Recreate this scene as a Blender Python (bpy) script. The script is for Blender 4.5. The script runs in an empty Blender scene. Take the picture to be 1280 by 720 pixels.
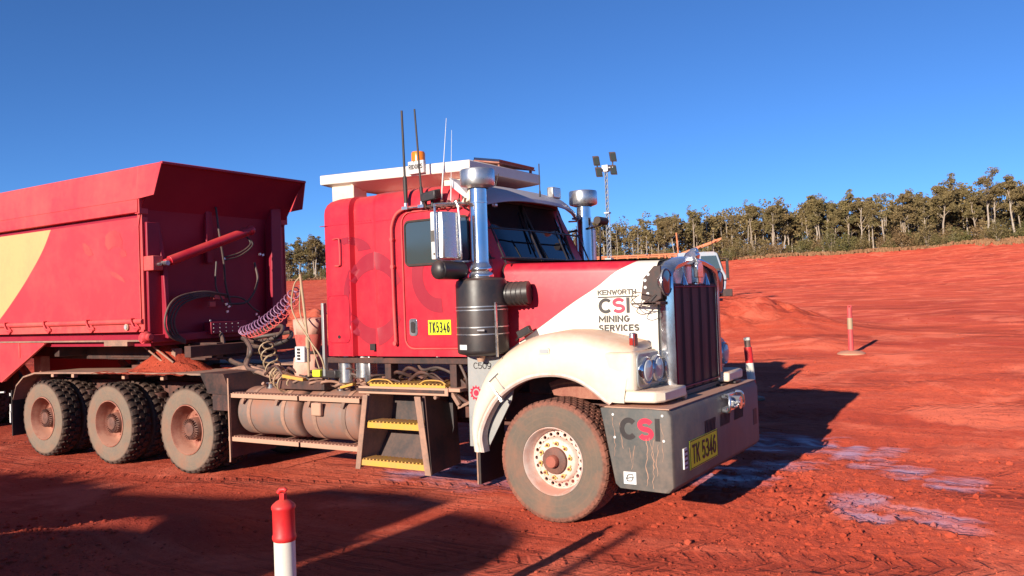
import bpy, bmesh, math, random
import numpy as np
from mathutils import Vector, Matrix
random.seed(7)
PI = math.pi
R = math.radians
sc = bpy.context.scene
col = sc.collection
YC = 1.14                                   # centre line of the truck

# ------------------------------------------------------------------ materials
MATS = {}
def newmat(name):
    m = bpy.data.materials.new(name); m.use_nodes = True
    nt = m.node_tree; nt.nodes.clear()
    out = nt.nodes.new('ShaderNodeOutputMaterial'); b = nt.nodes.new('ShaderNodeBsdfPrincipled')
    nt.links.new(b.outputs[0], out.inputs[0]); MATS[name] = m
    return m, nt, b
def node(nt, typ, **kw):
    n = nt.nodes.new(typ)
    for k, v in kw.items(): setattr(n, k, v)
    return n
def setin(nt, sock, v):
    if hasattr(v, 'node'): nt.links.new(v, sock)
    else: sock.default_value = v
def noise(nt, vec, scale, detail=4, rough=.55, dist=0):
    n = node(nt, 'ShaderNodeTexNoise'); nt.links.new(vec, n.inputs['Vector'])
    n.inputs['Scale'].default_value = scale; n.inputs['Detail'].default_value = detail
    n.inputs['Roughness'].default_value = rough; n.inputs['Distortion'].default_value = dist
    return n.outputs['Fac']
def ramp(nt, fac, a, b, lo=0., hi=1.):
    n = node(nt, 'ShaderNodeMapRange'); nt.links.new(fac, n.inputs[0])
    n.inputs[1].default_value = a; n.inputs[2].default_value = b
    n.inputs[3].default_value = lo; n.inputs[4].default_value = hi
    return n.outputs[0]
def mth(nt, op, a, b=0., c=None, clamp=False):
    n = node(nt, 'ShaderNodeMath', operation=op, use_clamp=clamp); setin(nt, n.inputs[0], a); setin(nt, n.inputs[1], b)
    if c is not None: setin(nt, n.inputs[2], c)
    return n.outputs[0]
def mix(nt, fac, a, b):
    n = node(nt, 'ShaderNodeMix', data_type='RGBA')
    setin(nt, n.inputs[0], fac)
    setin(nt, n.inputs[6], a if hasattr(a, 'node') else (*a[:3], 1)); setin(nt, n.inputs[7], b if hasattr(b, 'node') else (*b[:3], 1))
    return n.outputs[2]
def objco(nt, scale=None):
    c = node(nt, 'ShaderNodeTexCoord').outputs['Object']
    if scale:
        m = node(nt, 'ShaderNodeMapping'); nt.links.new(c, m.inputs[0]); m.inputs['Scale'].default_value = scale
        return m.outputs[0]
    return c
def bump(nt, b, h, strength=.3, dist=.01):
    n = node(nt, 'ShaderNodeBump'); n.inputs['Strength'].default_value = strength; n.inputs['Distance'].default_value = dist
    nt.links.new(h, n.inputs['Height']); nt.links.new(n.outputs[0], b.inputs['Normal'])
DUST = (.42, .17, .10)
def paint(name, base, rough=.35, dust=.25, dcol=DUST, metal=0., scale=2.5, streak=True, var=.12, bmp=.05, coat=0.):
    m, nt, b = newmat(name)
    co = objco(nt)
    n1 = noise(nt, co, scale, 6, .62)
    n2 = noise(nt, objco(nt, (1.2, 1.2, .25)), scale*3, 5, .6)
    n3 = noise(nt, co, scale*14, 4, .6)
    f = mth(nt, 'ADD', mth(nt, 'MULTIPLY', n1, .6), mth(nt, 'ADD', mth(nt, 'MULTIPLY', n2, .3), mth(nt, 'MULTIPLY', n3, .25)))
    f = ramp(nt, f, .48, .78, 0, dust*2.2)
    g = node(nt, 'ShaderNodeNewGeometry'); sn = node(nt, 'ShaderNodeSeparateXYZ'); nt.links.new(g.outputs['Normal'], sn.inputs[0])
    # dust settles on whatever faces upwards
    upf = mth(nt, 'MULTIPLY', ramp(nt, sn.outputs[2], .25, .95, 0, min(.85, .25+dust*1.6)), ramp(nt, n1, .30, .62, .25, 1.))
    f = mth(nt, 'ADD', mth(nt, 'ADD', f, dust*.25), upf, clamp=True)
    dark = tuple(c*(1-var) for c in base); lite = tuple(min(1, c*(1+var)) for c in base)
    bc = mix(nt, n1, dark, lite)
    c = mix(nt, f, bc, dcol)
    nt.links.new(c, b.inputs['Base Color'])
    nt.links.new(ramp(nt, f, 0, .8, rough, .8), b.inputs['Roughness'])
    if metal: nt.links.new(mth(nt, 'MULTIPLY', mth(nt, 'SUBTRACT', 1., f), metal), b.inputs['Metallic'])
    if coat: b.inputs['Coat Weight'].default_value = coat
    if name in ('red_panel', 'red_dark', 'shaded_front_red', 'white_roof', 'grey_paint'): bump(nt, b, noise(nt, co, 1.7, 2, .4), .22, .05)
    elif bmp: bump(nt, b, n3, bmp, .006)
    return m
paint('red_paint', (.58, .014, .034), .34, .08, (.60, .12, .08), scale=3.2, bmp=.02)
paint('red_dark', (.42, .007, .03), .4, .05, (.5, .08, .06))
paint('red_panel', (.62, .035, .05), .5, .22, (.66, .13, .10), scale=.9, bmp=.03)
paint('red_trim', (.62, .05, .06), .5, .3, (.62, .14, .10))
paint('ghost_red', (.33, .012, .03), .4, .06, (.45, .08, .06))
paint('ghost_panel', (.46, .035, .045), .55, .3, (.5, .09, .07))
paint('shaded_front_red', (.32, .006, .03), .5, .08, (.4, .05, .04), bmp=.03)  # deeper, less faded red; the unlit front's shade is partly in its colour
paint('cream', (.78, .70, .56), .38, .20, (.62, .33, .20), scale=1.3, bmp=.02)
paint('white_roof', (.78, .74, .66), .45, .12, (.58, .36, .24), scale=1.6)
paint('white_metal', (.72, .72, .70), .45, .15, (.5, .3, .2))
paint('grey_paint', (.058, .066, .065), .5, .25, (.34, .22, .16), scale=2.0)
paint('dark_grey', (.035, .035, .038), .5, .22, (.25, .12, .08))
paint('black_plastic', (.018, .018, .02), .38, .10, (.2, .10, .07))
paint('black_steel', (.022, .02, .02), .55, .30, (.20, .07, .045))
paint('frame_steel', (.03, .024, .024), .6, .4, (.25, .08, .05))
paint('dusty_steel', (.20, .13, .10), .65, .5, (.46, .24, .16))
paint('tank_metal', (.22, .19, .17), .5, .55, (.33, .15, .10), metal=.25, scale=2.2)
paint('tan_rail', (.50, .30, .20), .7, .4, (.55, .28, .19))
paint('chrome', (.70, .71, .73), .10, .05, (.5, .35, .28), metal=1., var=.04, bmp=.0)
paint('stainless', (.60, .60, .60), .22, .10, (.5, .38, .30), metal=1., var=.06, bmp=.01)
paint('galv', (.42, .43, .42), .45, .12, (.45, .32, .25), metal=.7)
paint('lilac_visor', (.50, .50, .55), .35, .15, (.5, .36, .30))
paint('yellow_step', (.66, .38, .04), .6, .34, (.52, .24, .11), scale=7)
paint('rim_red', (.25, .065, .042), .6, .4, (.50, .24, .16), scale=5)
paint('rim_white', (.72, .62, .54), .5, .38, (.60, .30, .22), scale=7)
paint('hub_dark', (.10, .05, .04), .6, .4, (.3, .12, .08), scale=6)
paint('hub_red', (.34, .08, .05), .6, .3, (.42, .14, .09), scale=8)
paint('nut_yellow', (.60, .55, .12), .5, .3, (.5, .25, .1))
paint('plate_yellow', (.85, .88, .02), .45, .05, (.6, .3, .1), bmp=0)
paint('ink_black', (.012, .012, .014), .5, .08, (.2, .1, .08), bmp=0)
paint('ink_red', (.62, .01, .05), .5, .08, (.5, .1, .08), bmp=0)
paint('rubber', (.02, .02, .02), .6, .12, (.2, .08, .05))
paint('hose', (.035, .03, .03), .5, .18, (.33, .17, .12))
paint('coil_purple', (.34, .17, .30), .4, .15, (.4, .15, .2))
paint('coil_cream', (.42, .31, .18), .5, .2, (.5, .25, .15))
paint('orange_lens', (.90, .22, .01), .2, .05, (.5, .2, .1))
paint('red_lens', (.35, .015, .01), .2, .1, (.5, .15, .1))
paint('bag_cloth', (.72, .45, .34), .8, .35, (.62, .22, .16), scale=5)
paint('bag_red', (.55, .06, .05), .8, .35, (.6, .25, .18), scale=6)
paint('bollard_red', (.72, .012, .02), .42, .16, (.6, .1, .06), scale=6)
paint('bollard_white', (.78, .75, .64), .45, .18, (.6, .4, .3), scale=6)
paint('post_pink', (.62, .06, .07), .5, .2, (.6, .15, .1), scale=6)
paint('base_tan', (.60, .30, .18), .8, .3, (.6, .25, .15), scale=6)
paint('cap_dark', (.06, .06, .055), .5, .2)
paint('rail_orange', (.80, .24, .09), .5, .3, (.6, .2, .12))
paint('cab_blue', (.36, .43, .50), .35, .2, (.5, .3, .25))
paint('bark', (.32, .24, .17), .9, .5, (.40, .31, .24), scale=1.2, bmp=.4)
paint('bark_pale', (.52, .44, .35), .9, .4, (.26, .16, .11), scale=1.2, bmp=.3)
paint('yellow_valve', (.75, .85, .02), .5, .1)
paint('grille_cover', (.042, .010, .012), .55, .12, (.10, .03, .025), bmp=.1)
def m_glass(name, base, rough):
    m, nt, b = newmat(name)
    b.inputs['Base Color'].default_value = (*base, 1); b.inputs['IOR'].default_value = 1.6
    b.inputs['Specular IOR Level'].default_value = .8
    n = noise(nt, objco(nt), 6, 4); nt.links.new(ramp(nt, n, .3, .8, rough, rough+.06), b.inputs['Roughness'])
m_glass('glass_dark', (.008, .012, .018), .02)
m_glass('glass_side', (.05, .065, .065), .06)
m_glass('lens_clear', (.45, .46, .47), .05)
m_glass('solar', (.02, .02, .04), .1)

def m_tyre(name, tread, tread_dust, side):
    m, nt, b = newmat(name)
    co = objco(nt); s = node(nt, 'ShaderNodeSeparateXYZ'); nt.links.new(co, s.inputs[0])
    r = mth(nt, 'SQRT', mth(nt, 'ADD', mth(nt, 'MULTIPLY', s.outputs[0], s.outputs[0]), mth(nt, 'MULTIPLY', s.outputs[2], s.outputs[2])))
    n1 = noise(nt, co, 5, 6, .65); n2 = noise(nt, co, 40, 4, .6)
    f = ramp(nt, mth(nt, 'ADD', r, mth(nt, 'MULTIPLY', mth(nt, 'SUBTRACT', n1, .5), .03)), .475, .50)
    td = mix(nt, ramp(nt, mth(nt, 'ADD', mth(nt, 'MULTIPLY', n1, .6), mth(nt, 'MULTIPLY', n2, .4)), .35, .65), tread, tread_dust)
    sd = mix(nt, ramp(nt, mth(nt, 'ADD', mth(nt, 'MULTIPLY', n1, .7), mth(nt, 'MULTIPLY', n2, .3)), .35, .7), side, tuple(x*y for x, y in zip(side, (1.5, 1.25, 1.1))))
    # ring-shaped dirt bands moulded on the side wall
    rg = mth(nt, 'SINE', mth(nt, 'MULTIPLY', r, 118.))
    sd = mix(nt, ramp(nt, rg, .55, 1., 0, .10), sd, (.34, .17, .11))
    n5 = noise(nt, objco(nt, (1, 1, 1)), 2.2, 5, .7, .6); sd = mix(nt, ramp(nt, n5, .48, .68, 0, .6), sd, (.30, .13, .08))
    nt.links.new(mix(nt, f, sd, td), b.inputs['Base Color']); b.inputs['Roughness'].default_value = .85
    bump(nt, b, mth(nt, 'ADD', mth(nt, 'MULTIPLY', ramp(nt, rg, .6, .9), .5), n2), .25, .004)
m_tyre('tyre_drive', (.022, .018, .016), (.13, .065, .045), (.17, .135, .105))
m_tyre('tyre_front', (.11, .045, .03), (.34, .12, .075), (.125, .10, .078))

# two-colour paints
def curve_split(name, pts, axis_in, axis_out, in_rng, out_rng, cA, cB, rough, dust, dcol):
    """cA where coordinate axis_out < curve(axis_in), else cB"""
    m, nt, b = newmat(name)
    g = node(nt, 'ShaderNodeNewGeometry')
    s = node(nt, 'ShaderNodeSeparateXYZ'); nt.links.new(g.outputs['Position'], s.inputs[0])
    # position is used in world metres: the vehicle is parked and the paint border is measured on it
    t = ramp(nt, s.outputs[axis_in], in_rng[0], in_rng[1])
    fc = node(nt, 'ShaderNodeFloatCurve'); nt.links.new(t, fc.inputs['Value'])
    cu = fc.mapping.curves[0]
    P = sorted([((p[0]-in_rng[0])/(in_rng[1]-in_rng[0]), (p[1]-out_rng[0])/(out_rng[1]-out_rng[0])) for p in pts])
    cu.points[0].location = P[0]; cu.points[1].location = P[-1]
    for p in P[1:-1]: cu.points.new(*p)
    fc.mapping.update()
    v = ramp(nt, s.outputs[axis_out], out_rng[0], out_rng[1])
    d = mth(nt, 'SUBTRACT', v, fc.outputs[0]); k = ramp(nt, d, -.002, .002)
    co = objco(nt); n1 = noise(nt, co, 1.3, 6, .6); n3 = noise(nt, co, 18, 4, .6)
    f = ramp(nt, mth(nt, 'ADD', mth(nt, 'MULTIPLY', n1, .7), mth(nt, 'MULTIPLY', n3, .3)), .45, .75, dust*.2, dust*1.6)
    # dust lies on the ledge above the wheel arch
    nt.links.new(mix(nt, f, mix(nt, k, cA, cB), dcol), b.inputs['Base Color'])
    nt.links.new(ramp(nt, f, 0, .6, rough, .75), b.inputs['Roughness'])
    if 'bin' in name: bump(nt, b, noise(nt, objco(nt, (1.2, 1, .8)), 1.5, 2, .4), .25, .06)
    return m
curve_split('hood_paint', [(2.32, .75), (2.24, .62), (2.17, .48), (2.05, .31), (1.91, .07), (1.72, -.22), (1.54, -.50), (1.42, -.69), (1.26, -.87)], 2, 0, (1.2, 2.35), (-1., 1.), (.60, .012, .035), (.80, .73, .60), .33, .12, (.62, .30, .20))
curve_split('bin_paint', [(3.3, -7.66), (3.15, -7.78), (2.91, -7.97), (2.58, -8.33), (2.29, -8.70), (1.96, -9.18), (1.6, -9.8)], 2, 0, (1.5, 3.4), (-10.5, -7.), (.70, .42, .17), (.58, .035, .05), .5, .22, (.66, .15, .11))

# ------------------------------------------------------------------ mesh helpers
SPLIT = {'support', 'tank_strap', 'vent', 'vent_slats', 'stiffener', 'toe_rail', 'filler_cap', 'wipers', 'marker_lamp', 'guard_bracket', 'rail_bracket', 'yellow_fitting', 'grille_trim', 'air_dryer', 'bumper_straps', 'bonnet_catch', 'floodlight', 'coiled_cable', 'cab_rail', 'wheel', 'antenna_bracket', 'raised_ramp', 'cover_cord', 'hydraulic_lines', 'suzi_hoses', 'bulkhead_hoses', 'air_lines', 'hoses', 'air_line', 'latch', 'axles', 'bracket_holes', 'platform_strut'}
SING = {'vent_slats': 'vent_slat', 'wipers': 'wiper', 'bumper_straps': 'bumper_strap', 'hydraulic_lines': 'hydraulic_line', 'suzi_hoses': 'hose', 'bulkhead_hoses': 'hose', 'air_lines': 'air_line', 'hoses': 'hose', 'axles': 'axle', 'bracket_holes': 'bracket_hole'}
class MB:
    def __init__(s): s.v = []; s.f = []
    def add(s, vs, fs):
        o = len(s.v); s.v += [tuple(v) for v in vs]; s.f += [tuple(i+o for i in f) for f in fs]; return s
    def box(s, x0, x1, y0, y1, z0, z1):
        return s.add([(x, y, z) for x in (x0, x1) for y in (y0, y1) for z in (z0, z1)],
                     [(0,1,3,2),(4,6,7,5),(0,4,5,1),(2,3,7,6),(0,2,6,4),(1,5,7,3)])
    def obox(s, c, ax, ay, az):
        c = Vector(c); ax, ay, az = Vector(ax), Vector(ay), Vector(az)
        return s.add([c+ax*i+ay*j+az*k for i in (-1,1) for j in (-1,1) for k in (-1,1)],
                     [(0,1,3,2),(4,6,7,5),(0,4,5,1),(2,3,7,6),(0,2,6,4),(1,5,7,3)])
    def cyl(s, p0, p1, r0, r1=None, n=20, caps=True):
        r1 = r0 if r1 is None else r1
        p0, p1 = Vector(p0), Vector(p1); d = (p1-p0).normalized(); u = d.orthogonal().normalized(); w = d.cross(u)
        vs = []
        for p, r in ((p0, r0), (p1, r1)):
            for i in range(n): a = 2*PI*i/n; vs.append(p+(u*math.cos(a)+w*math.sin(a))*r)
        fs = [(i, (i+1) % n, n+(i+1) % n, n+i) for i in range(n)]
        if caps: fs += [tuple(range(n-1, -1, -1)), tuple(range(n, 2*n))]
        return s.add(vs, fs)
    def lathe(s, prof, c, axis='y', n=48, closed=False):
        """prof: list of (radius, height along axis)"""
        vs = []; c = Vector(c)
        for r, h in prof:
            for i in range(n):
                a = 2*PI*i/n; p, q = r*math.cos(a), r*math.sin(a)
                vs.append(c+Vector({'y': (p, h, q), 'z': (p, q, h), 'x': (h, p, q)}[axis]))
        m = len(prof)
        fs = [(k*n+i, k*n+(i+1) % n, ((k+1) % m)*n+(i+1) % n, ((k+1) % m)*n+i) for k in range(m if closed else m-1) for i in range(n)]
        return s.add(vs, fs)
    def tube(s, pts, r, n=8, caps=True):
        pts = [Vector(p) for p in pts]; vs = []; fs = []
        d0 = (pts[1]-pts[0]).normalized(); u = d0.orthogonal().normalized()
        for k, p in enumerate(pts):
            d = (pts[min(k+1, len(pts)-1)]-pts[max(k-1, 0)]).normalized()
            u = (u-d*u.dot(d)).normalized(); w = d.cross(u)
            rr = r[k] if isinstance(r, (list, tuple)) else r
            for i in range(n): a = 2*PI*i/n; vs.append(p+(u*math.cos(a)+w*math.sin(a))*rr)
        for k in range(len(pts)-1):
            for i in range(n): fs.append((k*n+i, k*n+(i+1) % n, (k+1)*n+(i+1) % n, (k+1)*n+i))
        if caps: fs += [tuple(range(n-1, -1, -1)), tuple(range((len(pts)-1)*n, len(pts)*n))]
        return s.add(vs, fs)
    def prism(s, poly, ax, a0, a1):
        """poly in the two other axes (x,y,z order), extruded along ax"""
        def P(p, a): return {'x': (a, p[0], p[1]), 'y': (p[0], a, p[1]), 'z': (p[0], p[1], a)}[ax]
        n = len(poly)
        return s.add([P(p, a0) for p in poly]+[P(p, a1) for p in poly],
                     [tuple(range(n-1, -1, -1)), tuple(range(n, 2*n))]+[(i, (i+1) % n, n+(i+1) % n, n+i) for i in range(n)])
    def loft(s, rings, closed=True, caps=False):
        n = len(rings[0]); vs = [p for r in rings for p in r]
        fs = [(k*n+i, k*n+(i+1) % n, (k+1)*n+(i+1) % n, (k+1)*n+i) for k in range(len(rings)-1) for i in range(n if closed else n-1)]
        if caps: fs += [tuple(range(n-1, -1, -1)), tuple(range((len(rings)-1)*n, len(rings)*n))]
        return s.add(vs, fs)
    def sphere(s, c, r, n=12, sx=1, sy=1, sz=1):
        prof = [(max(1e-4, math.sin(PI*k/(n//2+1))), -math.cos(PI*k/(n//2+1))) for k in range(n//2+2)]
        o = len(s.v); s.lathe(prof, (0, 0, 0), 'z', n)
        for i in range(o, len(s.v)): v = s.v[i]; s.v[i] = (c[0]+v[0]*r*sx, c[1]+v[1]*r*sy, c[2]+v[2]*r*sz)
        return s
    def islands(s):
        """loose pieces whose boxes do not touch count as separate pieces"""
        par = list(range(len(s.v)))
        def find(a):
            while par[a] != a: par[a] = par[par[a]]; a = par[a]
            return a
        for f in s.f:
            for k in f[1:]: par[find(f[0])] = find(k)
        g = {}
        for k in range(len(s.v)): g.setdefault(find(k), []).append(k)
        G = list(g.values()); bb = []
        for q in G: A = np.array([tuple(s.v[k]) for k in q]); bb.append([A.min(0)-.004, A.max(0)+.004])
        grp = list(range(len(G)))
        def f2(a):
            while grp[a] != a: a = grp[a]
            return a
        for a in range(len(G)):
            for b_ in range(a+1, len(G)):
                if (bb[a][0] <= bb[b_][1]).all() and (bb[b_][0] <= bb[a][1]).all(): grp[f2(b_)] = f2(a)
        out = {}
        for a in range(len(G)): out.setdefault(f2(a), []).extend(G[a])
        res = []
        for q in out.values():
            qs = sorted(q); mp = {k: n for n, k in enumerate(qs)}; m = MB(); m.v = [s.v[k] for k in qs]; m.f = [tuple(mp[k] for k in f) for f in s.f if f[0] in mp]; res.append(m)
        return res
    def mirror(s):
        """same shape on the far side of the truck"""
        m = MB(); m.v = [(x, 2*YC-y, z) for x, y, z in s.v]; m.f = [tuple(reversed(f)) for f in s.f]; return m
    def build(s, name, mat, parent=None, loc=None, bevel=0, smooth=True, ang=32, local=False):
        if name in SPLIT and not local:
            nm = SING.get(name, name); isl = s.islands()
            if 1 < len(isl) <= 40:
                return [i_.build(nm+'_', mat, parent, loc, bevel, smooth, ang) for i_ in isl][0]
            name = nm
        name = name.rstrip('_')
        me = bpy.data.meshes.new(name)
        off = Vector((0, 0, 0))
        if not local:
            if parent is not None: off = wpos(parent)
            elif loc is not None: off = Vector(loc)
        me.from_pydata([tuple(Vector(v)-off) for v in s.v], [], s.f)
        bm = bmesh.new(); bm.from_mesh(me)
        bmesh.ops.recalc_face_normals(bm, faces=bm.faces); bm.to_mesh(me); bm.free()
        if smooth:
            me.shade_smooth(); me.set_sharp_from_angle(angle=R(ang))
        o = bpy.data.objects.new(name, me); col.objects.link(o)
        me.materials.append(MATS[mat])
        if parent is not None: o.parent = parent
        if local and loc is not None: o.location = loc
        elif parent is None and loc is not None: o.location = loc
        if bevel:
            b = o.modifiers.new('bevel', 'BEVEL'); b.width = bevel; b.segments = 2; b.limit_method = 'ANGLE'; b.angle_limit = R(40); b.harden_normals = False
        return o
def wpos(o):
    p = Vector((0, 0, 0))
    while o is not None: p = p+o.location; o = o.parent
    return p
def tag(o, label=None, cat=None, group=None, kind=None):
    for k, v in (('label', label), ('category', cat), ('group', group), ('kind', kind)):
        if v: o[k] = v
    return o
def empty(name, loc, label, cat, group=None):
    o = bpy.data.objects.new(name, None); col.objects.link(o); o.location = loc; o.empty_display_size = .2
    return tag(o, label, cat, group)
def copy_tree(o, parent=None, loc=None):
    c = o.copy(); col.objects.link(c)
    if parent is not None: c.parent = parent
    if loc is not None: c.location = loc
    for ch in [x for x in bpy.data.objects if x.parent == o]: copy_tree(ch, c)
    return c
def children(o): return [x for x in bpy.data.objects if x.parent == o]

def EA(cx, cy, rx, ry, a0, a1, n=14):
    return [(cx+rx*math.cos(R(a0+(a1-a0)*k/n)), cy+ry*math.sin(R(a0+(a1-a0)*k/n))) for k in range(n+1)]
GL = {'C': [EA(.58, .5, .58, .5, 44, 316, 22)], 'S': [EA(.5, .75, .5, .25, 22, 270)+EA(.5, .25, .5, .25, 90, -158)[1:]], 'I': [[(.5, 0), (.5, 1)]],
      'M': [[(0, 0), (0, 1), (.5, .25), (1, 1), (1, 0)]], 'N': [[(0, 0), (0, 1), (1, 0), (1, 1)]], 'G': [EA(.5, .5, .5, .5, 46, 335, 22)+[(1, .46), (.55, .46)]],
      'E': [[(1, 1), (0, 1), (0, 0), (1, 0)], [(0, .52), (.85, .52)]], 'R': [[(0, 0), (0, 1), (.6, 1)]+EA(.65, .75, .35, .25, 80, -80, 8)+[(.6, .5), (0, .5)], [(.55, .5), (1, 0)]],
      'V': [[(0, 1), (.5, 0), (1, 1)]], 'T': [[(0, 1), (1, 1)], [(.5, 1), (.5, 0)]], 'K': [[(0, 0), (0, 1)], [(1, 1), (.02, .40)], [(.36, .60), (1, 0)]],
      'W': [[(0, 1), (.25, 0), (.5, .8), (.75, 0), (1, 1)]], 'O': [EA(.5, .5, .5, .5, 0, 360, 26)], '0': [EA(.5, .5, .5, .5, 0, 360, 26)], 'H': [[(0, 0), (0, 1)], [(1, 0), (1, 1)], [(0, .5), (1, .5)]],
      'D': [[(0, 0), (0, 1), (.5, 1)]+EA(.5, .5, .5, .5, 80, -80, 10)+[(.5, 0), (0, 0)]], 'P': [[(0, 0), (0, 1), (.6, 1)]+EA(.65, .74, .35, .26, 80, -80, 8)+[(.6, .48), (0, .48)]],
      '5': [[(.95, 1), (.12, 1), (.06, .52)]+EA(.47, .32, .53, .32, 128, -150)], '3': [EA(.47, .76, .46, .24, 155, -90)+EA(.47, .26, .53, .26, 90, -155)[1:]],
      '4': [[(.74, 0), (.74, 1), (0, .27), (1, .27)]], '6': [EA(.5, .31, .5, .31, 0, 360, 20), [(.86, .93), (.6, 1), (.3, .88), (.08, .6), (0, .32)]], '9': [EA(.5, .69, .5, .31, 0, 360, 20), [(1, .66), (.92, .35), (.7, .1), (.4, 0), (.14, .06)]]}
def text(body, mat, parent, mapfn, u0, u1, v0, v1, sw=.2, name='lettering', depth=.0025, gap=.34, label=None):
    """block lettering cut as flat ribbons: sw is the stroke width as a share of the letter height"""
    wd = [(.0 if ch == 'I' else .45 if ch == ' ' else 1.25 if ch in 'MW' else 1.) for ch in body]
    h = v1-v0; w_ = sw*h
    if len(body) == 1 and body != 'I': cells = [(u0, u1)]
    elif len(body) == 1: cells = [(u0, u1)]
    else:
        ni = sum(1 for x in wd if x == 0); g = gap*w_*1.6; unit = ((u1-u0)-g*(len(body)-1)-ni*w_)/max(.01, sum(wd)); cells = []; u = u0
        for x in wd: L = x*unit if x else w_; cells.append((u, u+L)); u += L+g
    mb = MB(); q = 0; off = wpos(parent)
    for ch, (a, b_) in zip(body, cells):
        if ch == ' ': continue
        for st_ in GL[ch]:
            P = [(a+w_/2+x*(b_-a-w_), v0+w_/2+y*(h-w_)) for x, y in st_]; closed = math.hypot(P[0][0]-P[-1][0], P[0][1]-P[-1][1]) < 1e-5; L = []; n = len(P); dd = depth+q*.00025; q += 1
            for k in range(n):
                d1 = (P[k][0]-P[k-1][0], P[k][1]-P[k-1][1]) if k else ((P[-1][0]-P[-2][0], P[-1][1]-P[-2][1]) if closed else None)
                d2 = (P[k+1][0]-P[k][0], P[k+1][1]-P[k][1]) if k < n-1 else ((P[1][0]-P[0][0], P[1][1]-P[0][1]) if closed else None)
                d1 = d1 or d2; d2 = d2 or d1
                l1, l2 = math.hypot(*d1), math.hypot(*d2); n1 = (-d1[1]/l1, d1[0]/l1); n2 = (-d2[1]/l2, d2[0]/l2)
                mx, my = n1[0]+n2[0], n1[1]+n2[1]; ml = math.hypot(mx, my) or 1; mx /= ml; my /= ml; c = max(.45, mx*n1[0]+my*n1[1]); e = w_/2/c
                # square ends reach the full cap height
                L.append(((P[k][0]+mx*e, P[k][1]+my*e), (P[k][0]-mx*e, P[k][1]-my*e)))
            if not closed:
                for idx, nb in ((0, 1), (-1, -2)):
                    dx, dy = P[idx][0]-P[nb][0], P[idx][1]-P[nb][1]; l = math.hypot(dx, dy)
                    if ch in 'CSG0O6935' : continue
                    L[idx] = tuple((x+dx/l*w_/2, y+dy/l*w_/2) for x, y in L[idx])
            rings = []
            for (p1, p2) in L: rings.append([mapfn(*p1, .0003), mapfn(*p1, dd), mapfn(*p2, dd), mapfn(*p2, .0003)])
            mb.loft(rings, caps=not closed)
    o = mb.build(name, mat, parent, smooth=False)
    if label: o['label'] = label
    return o
def sideY(y): return lambda u, v, d: (u, y-d, v)
def frontX(x): return lambda u, v, d: (x+d, u, v)
def catmull(pts, k=8):
    P = [Vector(p) for p in pts]; P = [P[0]*2-P[1]]+P+[P[-1]*2-P[-2]]; out = []
    for i in range(1, len(P)-2):
        for j in range(k):
            t = j/k; a, b, c, d = P[i-1:i+3]
            out.append(.5*((2*b)+(-a+c)*t+(2*a-5*b+4*c-d)*t*t+(-a+3*b-3*c+d)*t**3))
    return out+[P[-2]]
def rrect(x0, x1, z0, z1, r, k=5):
    out = []
    for cx, cz, a0 in ((x1-r, z1-r, 0), (x0+r, z1-r, 90), (x0+r, z0+r, 180), (x1-r, z0+r, 270)):
        for j in range(k+1): a = R(a0+90*j/k); out.append((cx+r*math.cos(a), cz+r*math.sin(a)))
    return out

# ------------------------------------------------------------------ camera
CP = Vector((3.5993, -6.2922, 1.9363)); yaw, pitch, roll, FPX = -.5595, .0170, -.0368, 1037.
cy_, sy_, cp_, sp_ = math.cos(yaw), math.sin(yaw), math.cos(pitch), math.sin(pitch)
fwd = Vector((sy_*cp_, cy_*cp_, sp_)); rt = Vector((cy_, -sy_, 0)); up = rt.cross(fwd)
r2 = rt*math.cos(roll)+up*math.sin(roll); u2 = -rt*math.sin(roll)+up*math.cos(roll)
cam = bpy.data.cameras.new('camera'); co = bpy.data.objects.new('camera', cam); col.objects.link(co)
M = Matrix((r2, u2, -fwd)).transposed().to_4x4(); M.translation = CP; co.matrix_world = M
cam.sensor_width = 36; cam.lens = FPX/1280*36; cam.clip_start = .05; cam.clip_end = 20000
sc.camera = co
H = Vector((sy_, cy_))                       # view direction on the ground
Rt2 = Vector((cy_, -sy_))

# ------------------------------------------------------------------ light
SUN_EL, SUN_AZ = 16.5, 89.0                  # light travels towards SUN_AZ (degrees from +X)
w = bpy.data.worlds.new('World'); sc.world = w; w.use_nodes = True
nt = w.node_tree; nt.nodes.clear()
wo = nt.nodes.new('ShaderNodeOutputWorld'); bg = nt.nodes.new('ShaderNodeBackground'); sk = nt.nodes.new('ShaderNodeTexSky')
sk.sky_type = 'NISHITA'; sk.sun_disc = False; sk.sun_elevation = R(SUN_EL)
sx, sy = -math.cos(R(SUN_AZ)), -math.sin(R(SUN_AZ))
sk.sun_rotation = math.atan2(sx, sy); sk.altitude = 50; sk.air_density = .62; sk.dust_density = .0; sk.ozone_density = 7.5
bg.inputs['Strength'].default_value = .112
nt.links.new(sk.outputs[0], bg.inputs[0]); nt.links.new(bg.outputs[0], wo.inputs[0])
sl = bpy.data.lights.new('sun', 'SUN'); sl.energy = 5.0; sl.angle = R(.5); sl.color = (1., .90, .76)
so = bpy.data.objects.new('sun', sl); col.objects.link(so)
ld = Vector((-sx*math.cos(R(SUN_EL)), -sy*math.cos(R(SUN_EL)), -math.sin(R(SUN_EL))))
so.rotation_euler = ld.to_track_quat('-Z', 'Y').to_euler(); so.location = (0, -20, 20)
sc.view_settings.view_transform = 'Standard'; sc.view_settings.look = 'None'; sc.view_settings.exposure = .5; sc.view_settings.gamma = 1
sc.render.resolution_x = 1024; sc.render.resolution_y = 576
sc.render.engine = 'CYCLES'

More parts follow.
